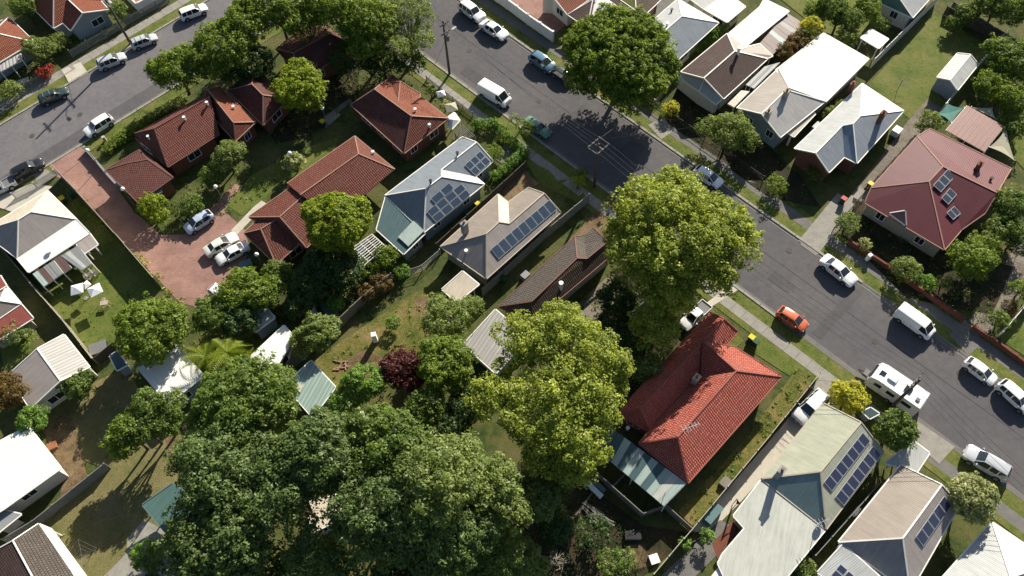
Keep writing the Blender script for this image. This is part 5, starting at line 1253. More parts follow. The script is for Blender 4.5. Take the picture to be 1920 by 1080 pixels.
h = house('pale green corrugated shed with a cream skylight sheet below the weedy yard', 'A12', (330, 80), cat='shed', name='shed')
R = build_roof(h, 'F', 'a:533,722,2.4 b:583,676,2.6 c:629,726,2.5 d:586,782,2.3', 'abcd', 'met_greenrib', walls='wall_white', over=.1)
build_roof(h, 'A12', 'a:262,22,2.62 b:285,42,2.62 c:270,75,2.6 d:245,52,2.6', 'abcd', 'met_cream', wall=False, gutter=False)
h = house('tiny ribbed white roof poking out between the dark forest trees', 'A12', (600, 230), cat='shed', name='shed')
build_roof(h, 'A12', 'a:610,178,3.6 b:664,246,3.6 c:605,275,3.6 d:545,232,3.6', 'abcd', 'met_rib', walls='wall_white', over=.1)
h = house('cream roofed shed seen through the gap in the dark forest', 'A12', (380, 760), cat='shed', name='shed')
build_roof(h, 'A12', 'a:300,680,2.8 b:480,630,2.8 c:500,760,2.8 d:340,840,2.8', 'abcd', 'met_cream', walls='wall_cream', over=.1)
h = house('little tin shed with streaked white roof in the shade above the palms', 'A11', (70, 730), cat='shed', name='shed')
build_roof(h, 'A11', 'a:10,690,2.4 b:85,662,2.4 c:132,716,2.3 d:25,795,2.3', 'abcd', 'met_light', walls='wall_blue', over=.1)
h = house('small blue garden shed behind the left lawn fence', 'A01', (640, 950), cat='shed', name='garden_shed')
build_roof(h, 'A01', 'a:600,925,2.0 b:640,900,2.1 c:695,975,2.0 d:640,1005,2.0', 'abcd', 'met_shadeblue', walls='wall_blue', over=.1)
h = house('small pale roofed cubby beside the yellow bush on the street', 'A32', (610, 190), cat='shed', name='garden_shed')
build_roof(h, 'A32', 'a:575,180,1.5 b:620,158,1.6 c:668,190,1.5 d:615,218,1.4', 'abcd', 'met_shadeblue', walls='wall_blue', over=.1)
h = house('narrow white skillion shed under the bottom right green roof', 'A22', (1260, 1040), cat='shed', name='shed')
build_roof(h, 'A22', 'a:1235,980,2.4 b:1370,1120,2.4 c:1250,1200,2.3 d:1150,1090,2.3', 'abcd', 'met_white', walls='wall_white', over=.1)
h = house('small white gazebo with peaked canopy beside the hexagonal townhouse garden', 'B2', (1385, 650), cat='gazebo', name='gazebo')
build_roof(h, 'B2', 'a:1335,650,2.2 b:1390,610,2.2 c:1425,660,2.2 d:1375,715,2.2 r:1382,655,3.0', 'abr bcr cdr adr', 'white', open_posts=True, over=.05, trim='trim_white', cap=False)
patch('painted_shade_paving', 'navy', 'B3', '1050,850 1200,960 1000,1130 850,1000')  # navy sheet paints the dark shade under the pergola
pergola('white lattice pergola behind the yellow green tree', 'B3', '1072,826 1178,922 1000,1078 880,962', 2.5, 9, 5)
t = pergola('dark slatted pergola beside the white gazebo on the street side', 'B2', '1395,740 1440,690 1520,760 1450,800', 2.3, 8, 3, 'wood_grey')
# ================================================================== FENCES
fence('long cream metal fence between the left lawn and the brick courtyard', 'F', '116,332 160,378 232,458 303,540', 2.5, 'metal', 'fence_cream')
fence('cream metal fence along the left side of the lawn with the umbrellas', 'F', '-10,448 30,495 76,550 130,612 186,684', 1.8, 'metal', 'fence_cream')
fence('dark fence closing the bottom end of the left lawn', 'F', '186,684 230,648', 1.6, 'metal', 'fence_dark')
fence('thin wire fence across the grass behind the beige roofed house', 'F', '826,478 792,508 737,526', 1.2, 'mesh', 'steel')
fence('tall grey timber fence above the weedy yard running to the white shed', 'F', '737,528 686,569 638,614 580,665 521,716', 1.9, 'paling', 'wood_grey')
fence('grey green metal fence between the beige roofed and brown tiled houses', 'F', '1103,380 1020,450 945,520 905,556', 1.8, 'metal', 'fence_grey')
fence('timber fence zigzagging behind the striped verandah', 'F', '1101,880 1202,970 1245,954 1294,998', 1.6, 'paling', 'wood_grey')
fence('short fence dividing the shady yard behind the striped verandah', 'F', '1176,888 1147,918', 1.4, 'paling', 'wood_grey')
fence('long pale fence between the overgrown strip and the concrete drive', 'F', '1530,710 1440,822 1330,955 1222,1082', 1.7, 'metal', 'fence_cream')
fence('fence in the dark gap between the cream green roof and the tan roof', 'F', '1640,914 1580,980 1519,1048', 1.7, 'metal', 'fence_grey')
fence('long white fence on the left side of the dry back lawn', 'F', '1752,8 1690,70 1632,128', 1.8, 'metal', 'fence_white')
fence('pale fence beside the grey gabled shed', 'F', '1878,74 1830,130 1762,212', 1.8, 'metal', 'fence_white')
fence('tall white panelled fence along the street at the top', 'F', '880,-35 915,-8 950,16 990,46 1036,78', 1.9, 'masonry', 'fence_white')
fence('white corner fence in front of the chocolate roofed cottage', 'F', '1200,180 1227,200', 1.3, 'metal', 'fence_white')
fence('low side fence running back from the white corner fence', 'F', '1227,200 1262,160', 1.3, 'mesh', 'fence_dark')
fence('low wire front fence before the dark cottage gardens', 'F', '1227,200 1290,244 1350,285 1430,340', 1.0, 'mesh', 'fence_dark')
fence('low red brick wall in front of the maroon roofed house', 'F', '1591,458 1660,503 1730,552 1800,600', .8, 'masonry', 'brick_low', cat='wall', name='garden_wall')
fence('low red brick wall continuing past the gravel drive at the right edge', 'F', '1822,618 1868,648 1930,694', .8, 'masonry', 'brick_low', cat='wall', name='garden_wall')
fence('thin wire fence between the concrete drive and the maroon roofed house', 'F', '1704,270 1640,340 1560,435', 1.0, 'mesh', 'fence_dark')
fence('grey metal fence stepping down past the white outbuilding at the lower left', 'F', '208,878 150,925 75,985 20,1018', 1.6, 'metal', 'fence_grey')
fence('low stone topped wall at the courtyard entrance', 'F', '164,284 203,330 228,358', .9, 'masonry', 'trim_grey', cat='wall', name='garden_wall')
fence('fence at the right edge beside the small bright lawn', 'F', '1930,560 1868,634', 1.6, 'metal', 'fence_white')
fence('grey front fence along the upper left footpath', 'F', '137,108 200,72 250,42 318,4', 1.4, 'picket', 'fence_grey')
fence('tall pale rendered wall of the terracotta court on the upper left corner', 'B4', '1060,-20 1190,110 1330,30 1440,-40', 1.8, 'masonry', 'fence_white', cat='wall', name='garden_wall')
fence('grey front fence at the far left before the carport house', 'F', '-10,222 40,180 84,150', 1.3, 'picket', 'fence_grey')
fence('white gate and low fence in front of the beige hip roofed house', 'F', '30,372 70,352 108,328', 1.1, 'picket', 'fence_white')
fence('dark fence on the far side of the dry back lawn', 'F', '1768,28 1830,60 1880,80', 1.6, 'paling', 'fence_dark')
fence('grey paling fence behind the top centre houses', 'F', '1780,20 1860,70 1925,110', 1.6, 'paling', 'wood_grey')
fence('teal fence in the shade under the large street tree', 'A21', '620,810 700,730 790,650', 1.6, 'metal', 'fence_teal')
fence('dark fence between the blue grey and the beige solar houses', 'F', '985,318 905,392 820,470', 1.6, 'paling', 'fence_dark')
fence('low pale fence beside the townhouse footpath near the top power pole', 'F', '800,150 850,190 905,232', .8, 'picket', 'fence_grey')
fence('dark timber fence at the foot of the shady lower left yard', 'A02', '915,860 980,800', 1.4, 'paling', 'fence_dark') if False else None
fence('dark fence between the pale blue roof and the street tree', 'F', '520,712 470,760', 1.6, 'paling', 'wood_grey') if False else None
fence('fence line between the red awning house and the left lawn house', 'F', '5,470 40,500 75,548', 1.5, 'paling', 'fence_dark') if False else None
fence('retaining kerb wall along the brown cottage front', 'A21', '620,75 560,160 480,120', .6, 'masonry', 'trim_cream', cat='wall', name='garden_wall') if False else None

# ================================================================== VEHICLES
gp = 'cars parked along the kerb'
car('suv', 'white', 'F', (388, 13), (337, 32), 'white wagon highest on the cross street beside the pale rendered wall', racks=False, group=gp)
car('suv', 'silver', 'F', (294, 68), (246, 86), 'silver wagon with roof bars beside the leaning pole on the cross street', racks=True, group=gp)
car('suv', 'silver', 'F', (233, 105), (185, 124), 'pale grey four wheel drive beside the white driveway apron', group=gp)
car('suv', 'darkgreen', 'F', (126, 169), (73, 191), 'very dark green car with roof bars on the cross street', racks=True, group=gp)
car('suv', 'white', 'F', (162, 250), (208, 221), 'white wagon parked alone on the lower side of the cross street', group=gp)
car('suv', 'black', 'F', (78, 304), (25, 331), 'black people mover near the courtyard entrance', group=gp)
car('ute', 'silver', 'F', (-30, 368), (22, 340), 'silver pickup cut by the left edge', 'pickup', 'parked_pickup', gp)
car('suv', 'white', 'F', (906, 38), (864, 7), 'white car topmost in the right hand street beside the white panelled fence', group=gp)
car('sedan', 'white', 'F', (949, 70), (904, 42), 'white sedan just below the topmost white car in the street', group=gp)
car('hatch', 'blue', 'F', (1038, 131), (997, 103), 'blue hatchback with silvery roof next to the big street tree', group=gp)
car('hatch', 'dark', 'F', (1072, 152), (1040, 131), 'dark hatchback half in the shade of the big street tree', group=gp)
car('van', 'white', 'F', (953, 194), (902, 164), 'white people mover parked on the townhouse side of the street', group=gp, scale=.98)
car('sedan', 'green', 'F', (1025, 249), (990, 226), 'mint green old sedan under the bare bush at the shadow edge', group=gp, scale=.9)
car('hatch', 'white', 'F', (1352, 347), (1304, 317), 'white hatchback beside the tree shadow in the middle of the street', group=gp)
car('sedan', 'white', 'F', (1603, 531), (1542, 483), 'white sedan parked by the driveway of the maroon roofed house', group=gp)
car('hatch', 'orange', 'F', (1512, 615), (1460, 581), 'faded orange hatchback on the lower kerb with the red roof behind', group=gp)
car('van', 'white', 'F', (1748, 629), (1682, 581), 'white delivery van with the plain long roof', 'van', 'parked_van', gp)
car('hatch', 'white', 'F', (1866, 716), (1811, 675), 'white hatchback near the right edge just ahead of another white car', group=gp)
car('suv', 'white', 'F', (1935, 772), (1874, 717), 'white car cut by the right edge of the street', group=gp)
car('suv', 'silver', 'F', (1809, 844), (1892, 893), 'long white and silver wagon on the lower kerb near the flowering tree', group=gp, scale=1.07)
car('hatch', 'bluesilver', 'F', (348, 432), (398, 400), 'pale blue car in the brick courtyard with its bonnet to the lower left', scale=1.05)
car('sedan', 'cream', 'F', (444, 441), (384, 475), 'cream white car in the courtyard, left of the white sedan')
car('sedan', 'white', 'F', (408, 489), (463, 459), 'white sedan in the courtyard closest to the globe lamp', scale=.97)
car('hatch', 'white', 'F', (430, 567), (398, 540), 'white car mostly hidden by bushes at the bottom of the courtyard')
car('ute', 'white', 'F', (1280, 614), (1326, 570), 'white pickup in the driveway of the red tiled house', 'pickup', 'parked_pickup')
car('suv', 'white', 'F', (1494, 788), (1546, 739), 'white four wheel drive beside the cream green roof and yellow bush')
caravan('white caravan parked at the kerb beside the yellow bush', 'F', (1640, 703), (1720, 757))

# ================================================================== POLES AND WIRES
AZ = math.radians(46); AZ2 = math.radians(134)
A_, tA = power_pole('timber power pole on the upper left cross street behind the silver wagon', 'F', 245, 82, 11.6, ((10.2, 2.2), (7.4, 2.4)), AZ2, lamp=(math.radians(-44), 1.6, 8.0))
B_, tB = power_pole('tall timber power pole with street lamp at the top of the right hand street', 'F', 843, 139, 9.5, ((9.1, 1.6), (7.6, 1.6)), AZ2 + 1.57, lamp=(math.radians(46), 1.5, 6.6), box=True)
C_, tC = power_pole('power pole with square double cross arm standing in the tree shadow', 'F', 1114, 350, 8.3, ((7.95, 2.2), (7.95, 2.2)), AZ, None, double=True)
D_, tD = power_pole('leaning looking power pole rising behind the white caravan', 'F', 1668, 766, 7.7, ((7.4, 2.2), (6.3, 1.4)), AZ)
E_, tE = power_pole('power pole far down the street beyond the right edge', 'F', 2080, 1100, 9.5, ((8.7, 2.4),), AZ) if False else (None, None)
for k in range(4):
    wire('thin overhead wire between the lamp pole and the shadowed pole', tB[k], tC[k], .8); wire('thin overhead wire between the shadowed pole and the caravan pole', tC[k], tD[k], 1.2)
e_ = at(2150, 1130, 7.4)
for k in range(4): wire('thin overhead wire leaving the caravan pole towards the right edge', tD[k], e_ + (tD[k] - tD[0]), .8)
w0 = at(640, -160, 9.1)
for k in range(4): wire('thin overhead wire leaving the lamp pole towards the top edge', tB[k], w0 + (tB[k] - tB[0]), .8)
def service(label, tip, fr, x, y, h):
    q = at(*fp(fr, x, y), h); o = wire('x', tip, q, .4, .02, 'service_wire'); del o['group']; o['label'] = label
service('thin service wire from the shadowed pole to the chocolate roofed cottage', tC[4], 'B6', 345, 640, 2.9)
service('thin service wire from the shadowed pole to the beige solar house', tC[5], 'F', 1045, 395, 3.0)
service('thin service wire from the shadowed pole to the white roofed house', tC[6], 'F', 1430, 214, 3.5)
service('thin service wire from the caravan pole to the cream green roof', tD[4], 'F', 1640, 820, 3.2)
service('thin service wire from the caravan pole to the red tiled house', tD[5], 'F', 1465, 706, 3.0)
service('thin service wire from the lamp pole to the dark brown townhouse', tB[4], 'B2', 1180, 500, 3.0)
service('thin service wire from the leaning pole to the gabled tile house', tA[4], 'B4', 600, 250, 3.0)
for lb, x, y in (('white globe lamp at the courtyard entrance wall', 164, 282), ('white globe lamp in front of the dark garage wing', 230, 354), ('white globe lamp beside the lilac garden path', 404, 350),
                 ('white globe lamp next to the white sedan in the courtyard', 481, 477), ('white globe lamp above the pale flowering shrub', 543, 287), ('small globe lamp beside the round tree between townhouses', 604, 203)):
    garden_lamp(lb, 'F', x, y, 3.4)

# ================================================================== SMALL THINGS
bin_('green bin with yellow lid in the shade beside the beige hip roof', 'F', 115, 371); bin_('green bin behind the yellow lidded one by the cream fence', 'F', 131, 362, lid='bin_green')
bin_('yellow lidded bin at the side of the blue grey solar house', 'F', 896, 382); bin_('green lidded bin below the window of the blue grey house', 'F', 875, 398, lid='bin_green')
bin_('yellow lidded bin in front of the red tiled house', 'F', 1410, 632); bin_('red lidded bin next to the yellow lidded one at the red tiled house', 'F', 1418, 640, lid='bin_green')
bin_('yellow lidded bin against the maroon roofed house', 'F', 1633, 344); bin_('yellow lidded bin under the round townhouse tree', 'F', 604, 227)
bin_('green bin beside the wall of the beige solar house', 'F', 945, 521, lid='bin_green'); bin_('bin in the shade beside the dark green car house', 'F', 1583, 372, lid='bin_red')
canopy_umbrella('left white umbrella on the lawn under the patchwork patio', 'F', 143, 541, r=1.0); canopy_umbrella('right white umbrella on the lawn with long shadow', 'F', 177, 543, r=1.05, rz=.6)
canopy_umbrella('smallest white umbrella between the two larger ones on the lawn', 'F', 160, 533, 2.0, .65, .9)
canopy_umbrella('round white umbrella in the townhouse street garden', 'B2', 1305, 487, 2.3, .8); canopy_umbrella('beige umbrella in the townhouse street garden above the gazebo', 'B2', 1370, 572, 2.3, 1.1, mat='sail')
table('grey slatted garden table beyond the umbrellas', 'F', 168, 515); table('wooden table by the carport house at the far left', 'F', 44, 152, .5, 1.6, 1.0, 'trim_cream')
table('white plastic table on the weedy yard', 'F', 816, 563, .3, .7, .7, 'white')
box_thing('trampoline', 'black framed play pen at the lower end of the left lawn', 'play pen', 'F', 183, 652, (1.9, 1.5, .7), 'black', .4, 'plastic_grey')
box_thing('compost_bin', 'white topped box standing on the weedy yard', 'box', 'F', 700, 627, (.55, .55, 1.7), 'white', .2)
box_thing('bath_tub', 'old pale bath tub in the shady yard', 'bath tub', 'F', 1187, 1003, (1.6, .8, .5), 'trim_grey', 0, 'black')
box_thing('lattice_crate', 'white lattice crate by the bottom path', 'crate', 'F', 1227, 1048, (.9, .9, .4), 'white', .3)
box_thing('timber_bench', 'long white plank bench in the shade behind the striped verandah', 'bench', 'F', 1113, 916, (2.3, .5, .5), 'white', math.radians(-46))
box_thing('bench', 'short grey bench beside the long white plank bench', 'bench', 'F', 1123, 910, (1.6, .5, .45), 'trim_grey', math.radians(-46))
box_thing('water_tank_box', 'teal box across the pale fence beside the concrete drive', 'storage box', 'F', 1338, 963, (2.2, .9, 1.2), 'fence_teal', math.radians(46))
box_thing('trailer', 'small grey box trailer in the shade near the globe lamp', 'trailer', 'F', 460, 494, (1.5, .9, .7), 'trim_grey', math.radians(30), 'fence_teal')
box_thing('trellis_frame', 'grey lattice frame in the shady garden above the white shed', 'trellis', 'F', 617, 578, (1.5, 2.0, .8), 'trim_grey', .5, 'fence_teal')
box_thing('post_box_pillar', 'white letterbox pillar in front of the red brick wall', 'letterbox', 'F', 1632, 478, (.5, .4, 1.1), 'white', .5)
box_thing('letterbox', 'pale letterbox pillar by the courtyard verge', 'letterbox', 'F', 193, 257, (.4, .4, .9), 'trim_cream', .5)
box_thing('planter', 'terracotta planter by the yellow shrub at the street corner', 'planter', 'F', 1258, 205, (.8, .5, .4), 'terracotta', .5)
box_thing('deck_box', 'white porch box by the rear of the white hip and gable house', 'box', 'F', 1683, 243, (1.2, 1.0, .9), 'white', .8)
sail('grey triangular shade sail in the dark garden by the townhouse shrubs', 'A11', '345,650,2.6 385,720,2.2 300,745,2.4', 'poly_grey')
sail('red cloth hanging over the concrete drive', 'A22', '1290,658,2.2 1312,685,1.6 1282,690,1.8', 'red_cloth', 'hanging_cloth', 'cloth')
def hoist(label, fr, x, y, h=2.0, r=1.6):
    p = at(*fp(fr, x, y), h); root = thing('clothes_hoist', label, 'clothes line', (p[0], p[1], 0))
    MB().tube([(0, 0, 0), (0, 0, h)], .035, 8).build('mast', M['plastic_grey'], root, world=False)
    for k in range(4):
        a = k * math.pi / 2 + .4; MB().tube([(0, 0, h - .35), (r * math.cos(a), r * math.sin(a), h)], .016, 6).build('arm', M['plastic_grey'], root, world=False)
    g = MB()
    for f in (.45, .7, 1.0):
        Q = [(r * f * math.cos(k * math.pi / 2 + .4), r * f * math.sin(k * math.pi / 2 + .4), h - .35 * (1 - f)) for k in range(5)]
        for a, b in zip(Q[:-1], Q[1:]): g.tube([a, b], .01, 4)
    g.build('cord', M['plastic_grey'], root, world=False); return root
hoist('rotary clothes hoist standing on the dry back lawn', 'F', 1693, 150)
hoist('rotary clothes hoist on the lower left yard', 'F', 150, 1040)
box_thing('sand_pit', 'round edged timber sand box on the lower left yard', 'sand box', 'F', 97, 836, (1.0, .8, .3), 'terracotta', .5)
table('small cream table in the yard between umbrella and cream fence', 'F', 195, 568, .2, .9, .6, 'trim_cream')
table('grey table in the terracotta court', 'B4', 1190, 20, .2, 1.2, .8, 'wood_grey')
box_thing('crate', 'white crate in the yard beside the beige awning', 'crate', 'F', 818, 585, (.7, .6, .5), 'white', .4)
box_thing('dog_kennel', 'small grey kennel in the shady yard behind the brown cottage', 'kennel', 'F', 985, 515, (1.0, .8, .8), 'trim_grey', .8)
box_thing('pallet_stack', 'stack of grey pallets beside the concrete drive', 'pallets', 'F', 1362, 905, (1.1, 1.1, .5), 'wood_grey', .8)
box_thing('air_conditioner', 'white air conditioner box beside the tan roofed house', 'air conditioner', 'F', 1607, 958, (.9, .4, .8), 'white', .8)
box_thing('water_tank', 'pale slim tank behind the white roofed twin', 'water tank', 'F', 1532, 235, (1.4, .7, 1.5), 'met_light', .8)
# loose planks and rubbish
for i, (x, y, a, l, lb) in enumerate(((1095, 945, .9, 3.0, 'grey plank lying across the others, uppermost in the shady yard'), (1110, 955, -.6, 2.4, 'short grey plank pair below the plank benches'), (1120, 965, -.7, 3.2, 'longest grey plank pair in the shady yard heap'), (1105, 968, -.9, 2.2, 'steepest short plank pair in the shady yard heap'), (1130, 975, -.5, 2.6, 'lowest grey plank pair nearest the fence'))):
    p = at(x, y); g = MB(); g.box((p[0], p[1], .08 + i * .05), (l, .16, .05), a); g.box((p[0] + .2, p[1] + .15, .06 + i * .05), (l * .9, .12, .05), a + .06)
    o = g.build('timber_planks', M['wood_grey']); tag(o, lb, 'planks', 'discarded planks in the shady yard')
p = at(1048, 1048); g = MB()
for i in range(34):
    a = RNG.uniform(0, 6.28); q = p + np.array([RNG.normal(0, .5), RNG.normal(0, .4), .1 + RNG.uniform(0, .5)]); d = np.array([math.cos(a), math.sin(a), RNG.normal(0, .2)]) * RNG.uniform(.3, .8); g.tube([q - d, q, q + d], [.02, .03, .01], 5)
tag(g.build('branch_pile', M['bark_pale']), 'heap of bleached cut branches at the bottom centre', 'branch pile')
p = at(635, 688); g = MB()
root = thing('log_pile', 'scattered logs on the bare patch of the weedy yard', 'logs', tuple(p))
for i in range(8):
    a = RNG.uniform(0, 3.1); q = p + np.array([RNG.normal(0, .6), RNG.normal(0, .4), .1]); d = np.array([math.cos(a), math.sin(a), 0]) * RNG.uniform(.3, .7); MB().tube([q - d, q + d], [.09, .08], 7).build('log', M['trim_tan'], root)
# two people-sized pegs: clothes line on the lower left lawn
p = at(143, 1035, 1.8)

# ================================================================== TREES AND SHRUBS
T = tree
T('great round dark green street tree spreading over the kerb', 'F', '1160,115,88,6.6 1115,90,55,7 1210,95,55,7 1150,60,50,8 1180,165,60,6 1230,130,38,5.5 1100,145,40,5.6', 'leaf_green', .5, 22, .17, rough=.35)
T('huge olive green street tree beside the red tiled house', 'F', '1270,450,100,10.5 1215,410,70,10 1335,440,75,10 1260,378,60,9.5 1200,480,62,9 1250,540,62,8 1320,505,60,9 1175,440,38,8 1230,610,42,6 1375,445,30,8', 'leaf_euc', .6, 26, .17, open_=.2, rough=.42)
T('broad pale eucalypt with cream limbs over the white annex and striped verandah', 'F', '1075,650,66,10 1000,640,50,9 1125,680,48,9 1050,610,42,9 955,615,24,8 1000,735,46,8.5 1070,735,58,10 1060,810,62,9.5 1115,770,42,9 985,790,44,8.5 918,742,40,8 1080,860,44,8 1020,865,40,7.5 1145,720,28,8 945,690,20,7.5 1110,830,34,8.5', 'leaf_euc', .78, 44, .16, bark='bark_pale', open_=.22, rough=.35)
F_ = [('feathery bright topped tree at the upper end of the dark forest', '465,760,88,11.7 420,740,45,10.4 510,730,45,10.4 390,790,35,9.1', 'leaf_mid'),
      ('dark dense tree on the left flank of the forest', '430,880,92,11.7 380,850,45,10.4 392,915,38,9.8', 'leaf_forest'),
      ('dark tree at the lower left of the forest near the teal roof', '410,1000,95,10.4 375,1015,38,9.1 440,1060,60,9.1', 'leaf_forest'),
      ('forest tree directly left of the cream roof gap', '520,940,58,11.7 530,870,50,12.3 572,1000,30,10 585,905,34,11.5', 'leaf_forest'),
      ('forest tree above the cream roof gap', '600,840,72,13.0 650,880,40,11.7', 'leaf_forest'),
      ('forest tree beside the tiny ribbed roof', '725,830,68,12.3 770,850,45,11.7 700,880,45,11.7', 'leaf_mid'),
      ('forest tree at the centre, olive and sunlit', '700,950,68,12.3 730,1010,60,10.4 655,985,34,11 668,915,40,12', 'leaf_forest'),
      ('sunlit tree on the right shoulder of the forest', '820,900,80,13.0 860,860,45,11.7 790,960,60,11.7', 'leaf_olive'),
      ('dark tree at the lower right of the forest', '830,1010,78,9.8 890,980,48,9.1', 'leaf_forest'),
      ('tree at the very bottom of the forest below the cream roof gap', '590,1060,52,8.5 640,1075,40,7.8', 'leaf_forest'),
      ('thin leaved tree on the right edge of the forest', '920,910,56,10.4 950,960,40,7.8', 'leaf_olive'),
      ('low dark tree at the bottom edge left of centre', '510,1070,45,6.5 300,1065,25,3.9', 'leaf_dark'),
      ('dark tree at the bottom edge right of the forest', '750,1085,50,6.5 820,1095,40,6.5', 'leaf_dark')]
for lb, s_, m_ in F_: T(lb, 'F', s_, m_, .5 + .12 * (len(lb) % 3), 20 + 6 * (len(lb) % 3), .17, group='trees of the dark forest', open_=.12, rough=.3)
T('perfectly round deep green tree at the corner of the left lawn', 'F', '285,622,66,4.4 262,600,38,5 310,608,38,5', 'leaf_green', .42, 24, .13, rough=.15)
T('yellow green domed tree beside the townhouse roof', 'F', '632,420,60,6.2 605,403,36,6.8 662,403,36,6.8', 'leaf_lime', .45, 26, .15, rough=.12, fill=.1)
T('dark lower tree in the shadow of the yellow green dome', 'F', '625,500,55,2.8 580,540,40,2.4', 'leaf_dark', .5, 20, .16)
T('round bright green tree standing between the townhouses', 'F', '567,172,46,4.6 560,140,32,5', 'leaf_lime', .45, 22, .14)
T('light green tree overhanging the cross street', 'F', '330,135,42,5 300,130,25,4.5 355,110,30,6', 'leaf_green', .5, 22, .15)
T('broad tree between the cross street and the townhouses', 'F', '425,90,55,6 400,120,36,5 460,50,45,7', 'leaf_green', .55, 22, .16)
T('tree crowning the top edge left of centre', 'F', '505,20,50,7 480,0,40,7 560,0,40,7', 'leaf_green', .55, 22, .16)
T('dense tree in the middle of the top edge', 'F', '630,15,50,7 670,50,36,6', 'leaf_green', .55, 22, .16)
T('dark tree between the cross street tree and the townhouse wing', 'F', '475,120,38,4.2 445,140,26,3.4', 'leaf_dark', .5, 20, .15)
T('dense tree above the half hidden townhouse roof', 'F', '572,40,38,6.5', 'leaf_green', .5, 22, .16)
T('tree near the top of the right hand street corner', 'F', '700,40,50,7 690,85,35,5.5', 'leaf_green', .55, 22, .16)
T('thin airy tree at the street corner beside the lamp pole', 'F', '765,25,48,6 785,75,30,5 745,85,35,5', 'leaf_olive', .5, 18, .13, open_=.35)
T('dark shrubbery tree below the corner trees', 'F', '660,110,40,3.5 720,120,35,3 770,120,28,2.6', 'leaf_dark', .5, 18, .14, open_=.2)
T('dark purple red leaved tree in the middle of the weedy yard', 'F', '752,690,36,3.2 770,710,25,3', 'leaf_red', .42, 24, .13)
T('deep green rounded tree right of the purple tree', 'F', '835,685,52,4.5 820,660,30,5', 'leaf_green', .5, 22, .15)
T('grey green airy tree behind the beige house awning', 'F', '840,600,45,4 880,580,28,3.5 820,570,20,3.5', 'leaf_olive', .45, 18, .13, open_=.25)
T('bright green bushy tree below the purple tree', 'F', '690,715,36,3.2 665,735,32,2.5 640,755,22,2', 'leaf_bright', .42, 22, .13)
T('olive green tree over the end of the white shed', 'F', '600,625,36,3.5 570,640,25,3', 'leaf_olive', .42, 20, .14)
T('green tree over the cars at the courtyard bottom', 'F', '455,545,42,3.8 500,550,30,3.4', 'leaf_green', .45, 20, .14)
T('glossy tree hiding the white car at the courtyard corner', 'F', '400,590,38,3.6', 'leaf_mid', .42, 22, .13)
T('dark tree between the palms and the courtyard', 'F', '450,600,35,3', 'leaf_dark', .45, 20, .14)
T('drooping dark cypress nearest the lower left lawn', 'F', '232,825,36,4.6 245,800,26,5.4', 'leaf_green', .42, 22, .13)
T('drooping dark cypress below the white roofed shed', 'F', '300,785,40,5 275,755,25,6 320,760,25,6', 'leaf_mid', .42, 22, .13)
T('small dark cypress between its two larger neighbours', 'F', '265,800,32,5.2', 'leaf_mid', .4, 22, .13)
T('rust orange tree at the left edge', 'F', '18,735,34,4', 'leaf_rust', .4, 22, .12)
T('small bright green ball tree above the white outbuilding', 'F', '61,786,25,2.6', 'leaf_bright', .35, 20, .11)
T('green shrub at the end of the white gable garage', 'F', '148,722,28,2', 'leaf_mid', .38, 20, .12)
T('pale green bushy tree in the shaded front garden', 'F', '1370,250,40,3.4 1330,240,22,2.6 1400,265,22,2.6', 'leaf_olive', .42, 20, .12, open_=.15)
T('dense round dark bush by the caravan', 'F', '1680,808,38,3.6', 'leaf_mid', .42, 24, .13, rough=.15)
T('pale flowering round tree at the lower right kerb', 'F', '1822,932,44,4', 'leaf_pale', .42, 20, .16, rough=.15)
T('brilliant yellow bush behind the caravan', 'F', '1590,745,30,2.2 1575,738,20,2.6 1610,748,18,2.2', 'leaf_yellow', .4, 22, .14, name='bush', cat='bush')
T('round green tree at the lower corner of the maroon roof', 'F', '1820,488,42,3.4 1845,460,25,3', 'leaf_green', .42, 22, .13)
T('tree at the right edge beside the maroon roof', 'F', '1895,385,36,3.5 1880,430,30,3', 'leaf_mid', .45, 20, .14)
T('spreading tree beyond the gabled shed', 'F', '1900,120,45,3.5 1870,95,28,3', 'leaf_mid', .45, 20, .14)
T('light green tree below the spreading one at the right edge', 'F', '1860,165,32,3 1900,190,35,3', 'leaf_green', .45, 20, .13)
T('tree in the top right corner', 'F', '1890,15,40,4 1850,10,25,3', 'leaf_mid', .45, 20, .14)
T('green tree at the top edge behind the white extension', 'F', '1560,18,32,3.5 1590,40,26,3', 'leaf_mid', .42, 20, .13)
T('second top edge tree left of the teal roof', 'F', '1625,20,26,3 1530,22,22,3', 'leaf_green', .42, 20, .13)
T('rusty brown shrub beside the brown pink patio', 'F', '1500,85,24,2.2 1475,100,20,2', 'leaf_rust', .4, 20, .12, name='bush', cat='bush')
T('small bright yellow tree by the brown pink patio', 'F', '1523,50,19,3.2', 'leaf_yellow', .3, 24, .12)
T('orange green shrub in front of the dark cottage', 'F', '1258,205,14,1', 'leaf_yellow', .3, 16, .11, name='bush', cat='bush', trunk=False)
T('small tree beside the small white carport', 'F', '1590,70,20,2 1650,45,16,1.8', 'leaf_olive', .38, 18, .12)
T('olive tree in front of the sunlit orange wing', 'F', '430,288,26,3.4 418,300,20,3', 'leaf_olive', .4, 22, .12)
T('pale yellow flowering shrub under a globe lamp', 'F', '552,305,17,1.8', 'leaf_pale', .3, 18, .13, name='bush', cat='bush')
T('ragged shrub in front of the carport house', 'F', '75,95,24,2.2 60,85,15,2', 'leaf_olive', .4, 18, .12)
T('bright red flowering bush at the cross street corner', 'F', '82,136,12,.9 92,128,8,.8', 'leaf_flower', .25, 18, .09, name='bush', cat='bush', trunk=False)
T('shrub in the corner garden below the gable house', 'F', '112,78,16,1.4', 'leaf_olive', .32, 16, .1, name='bush', cat='bush')
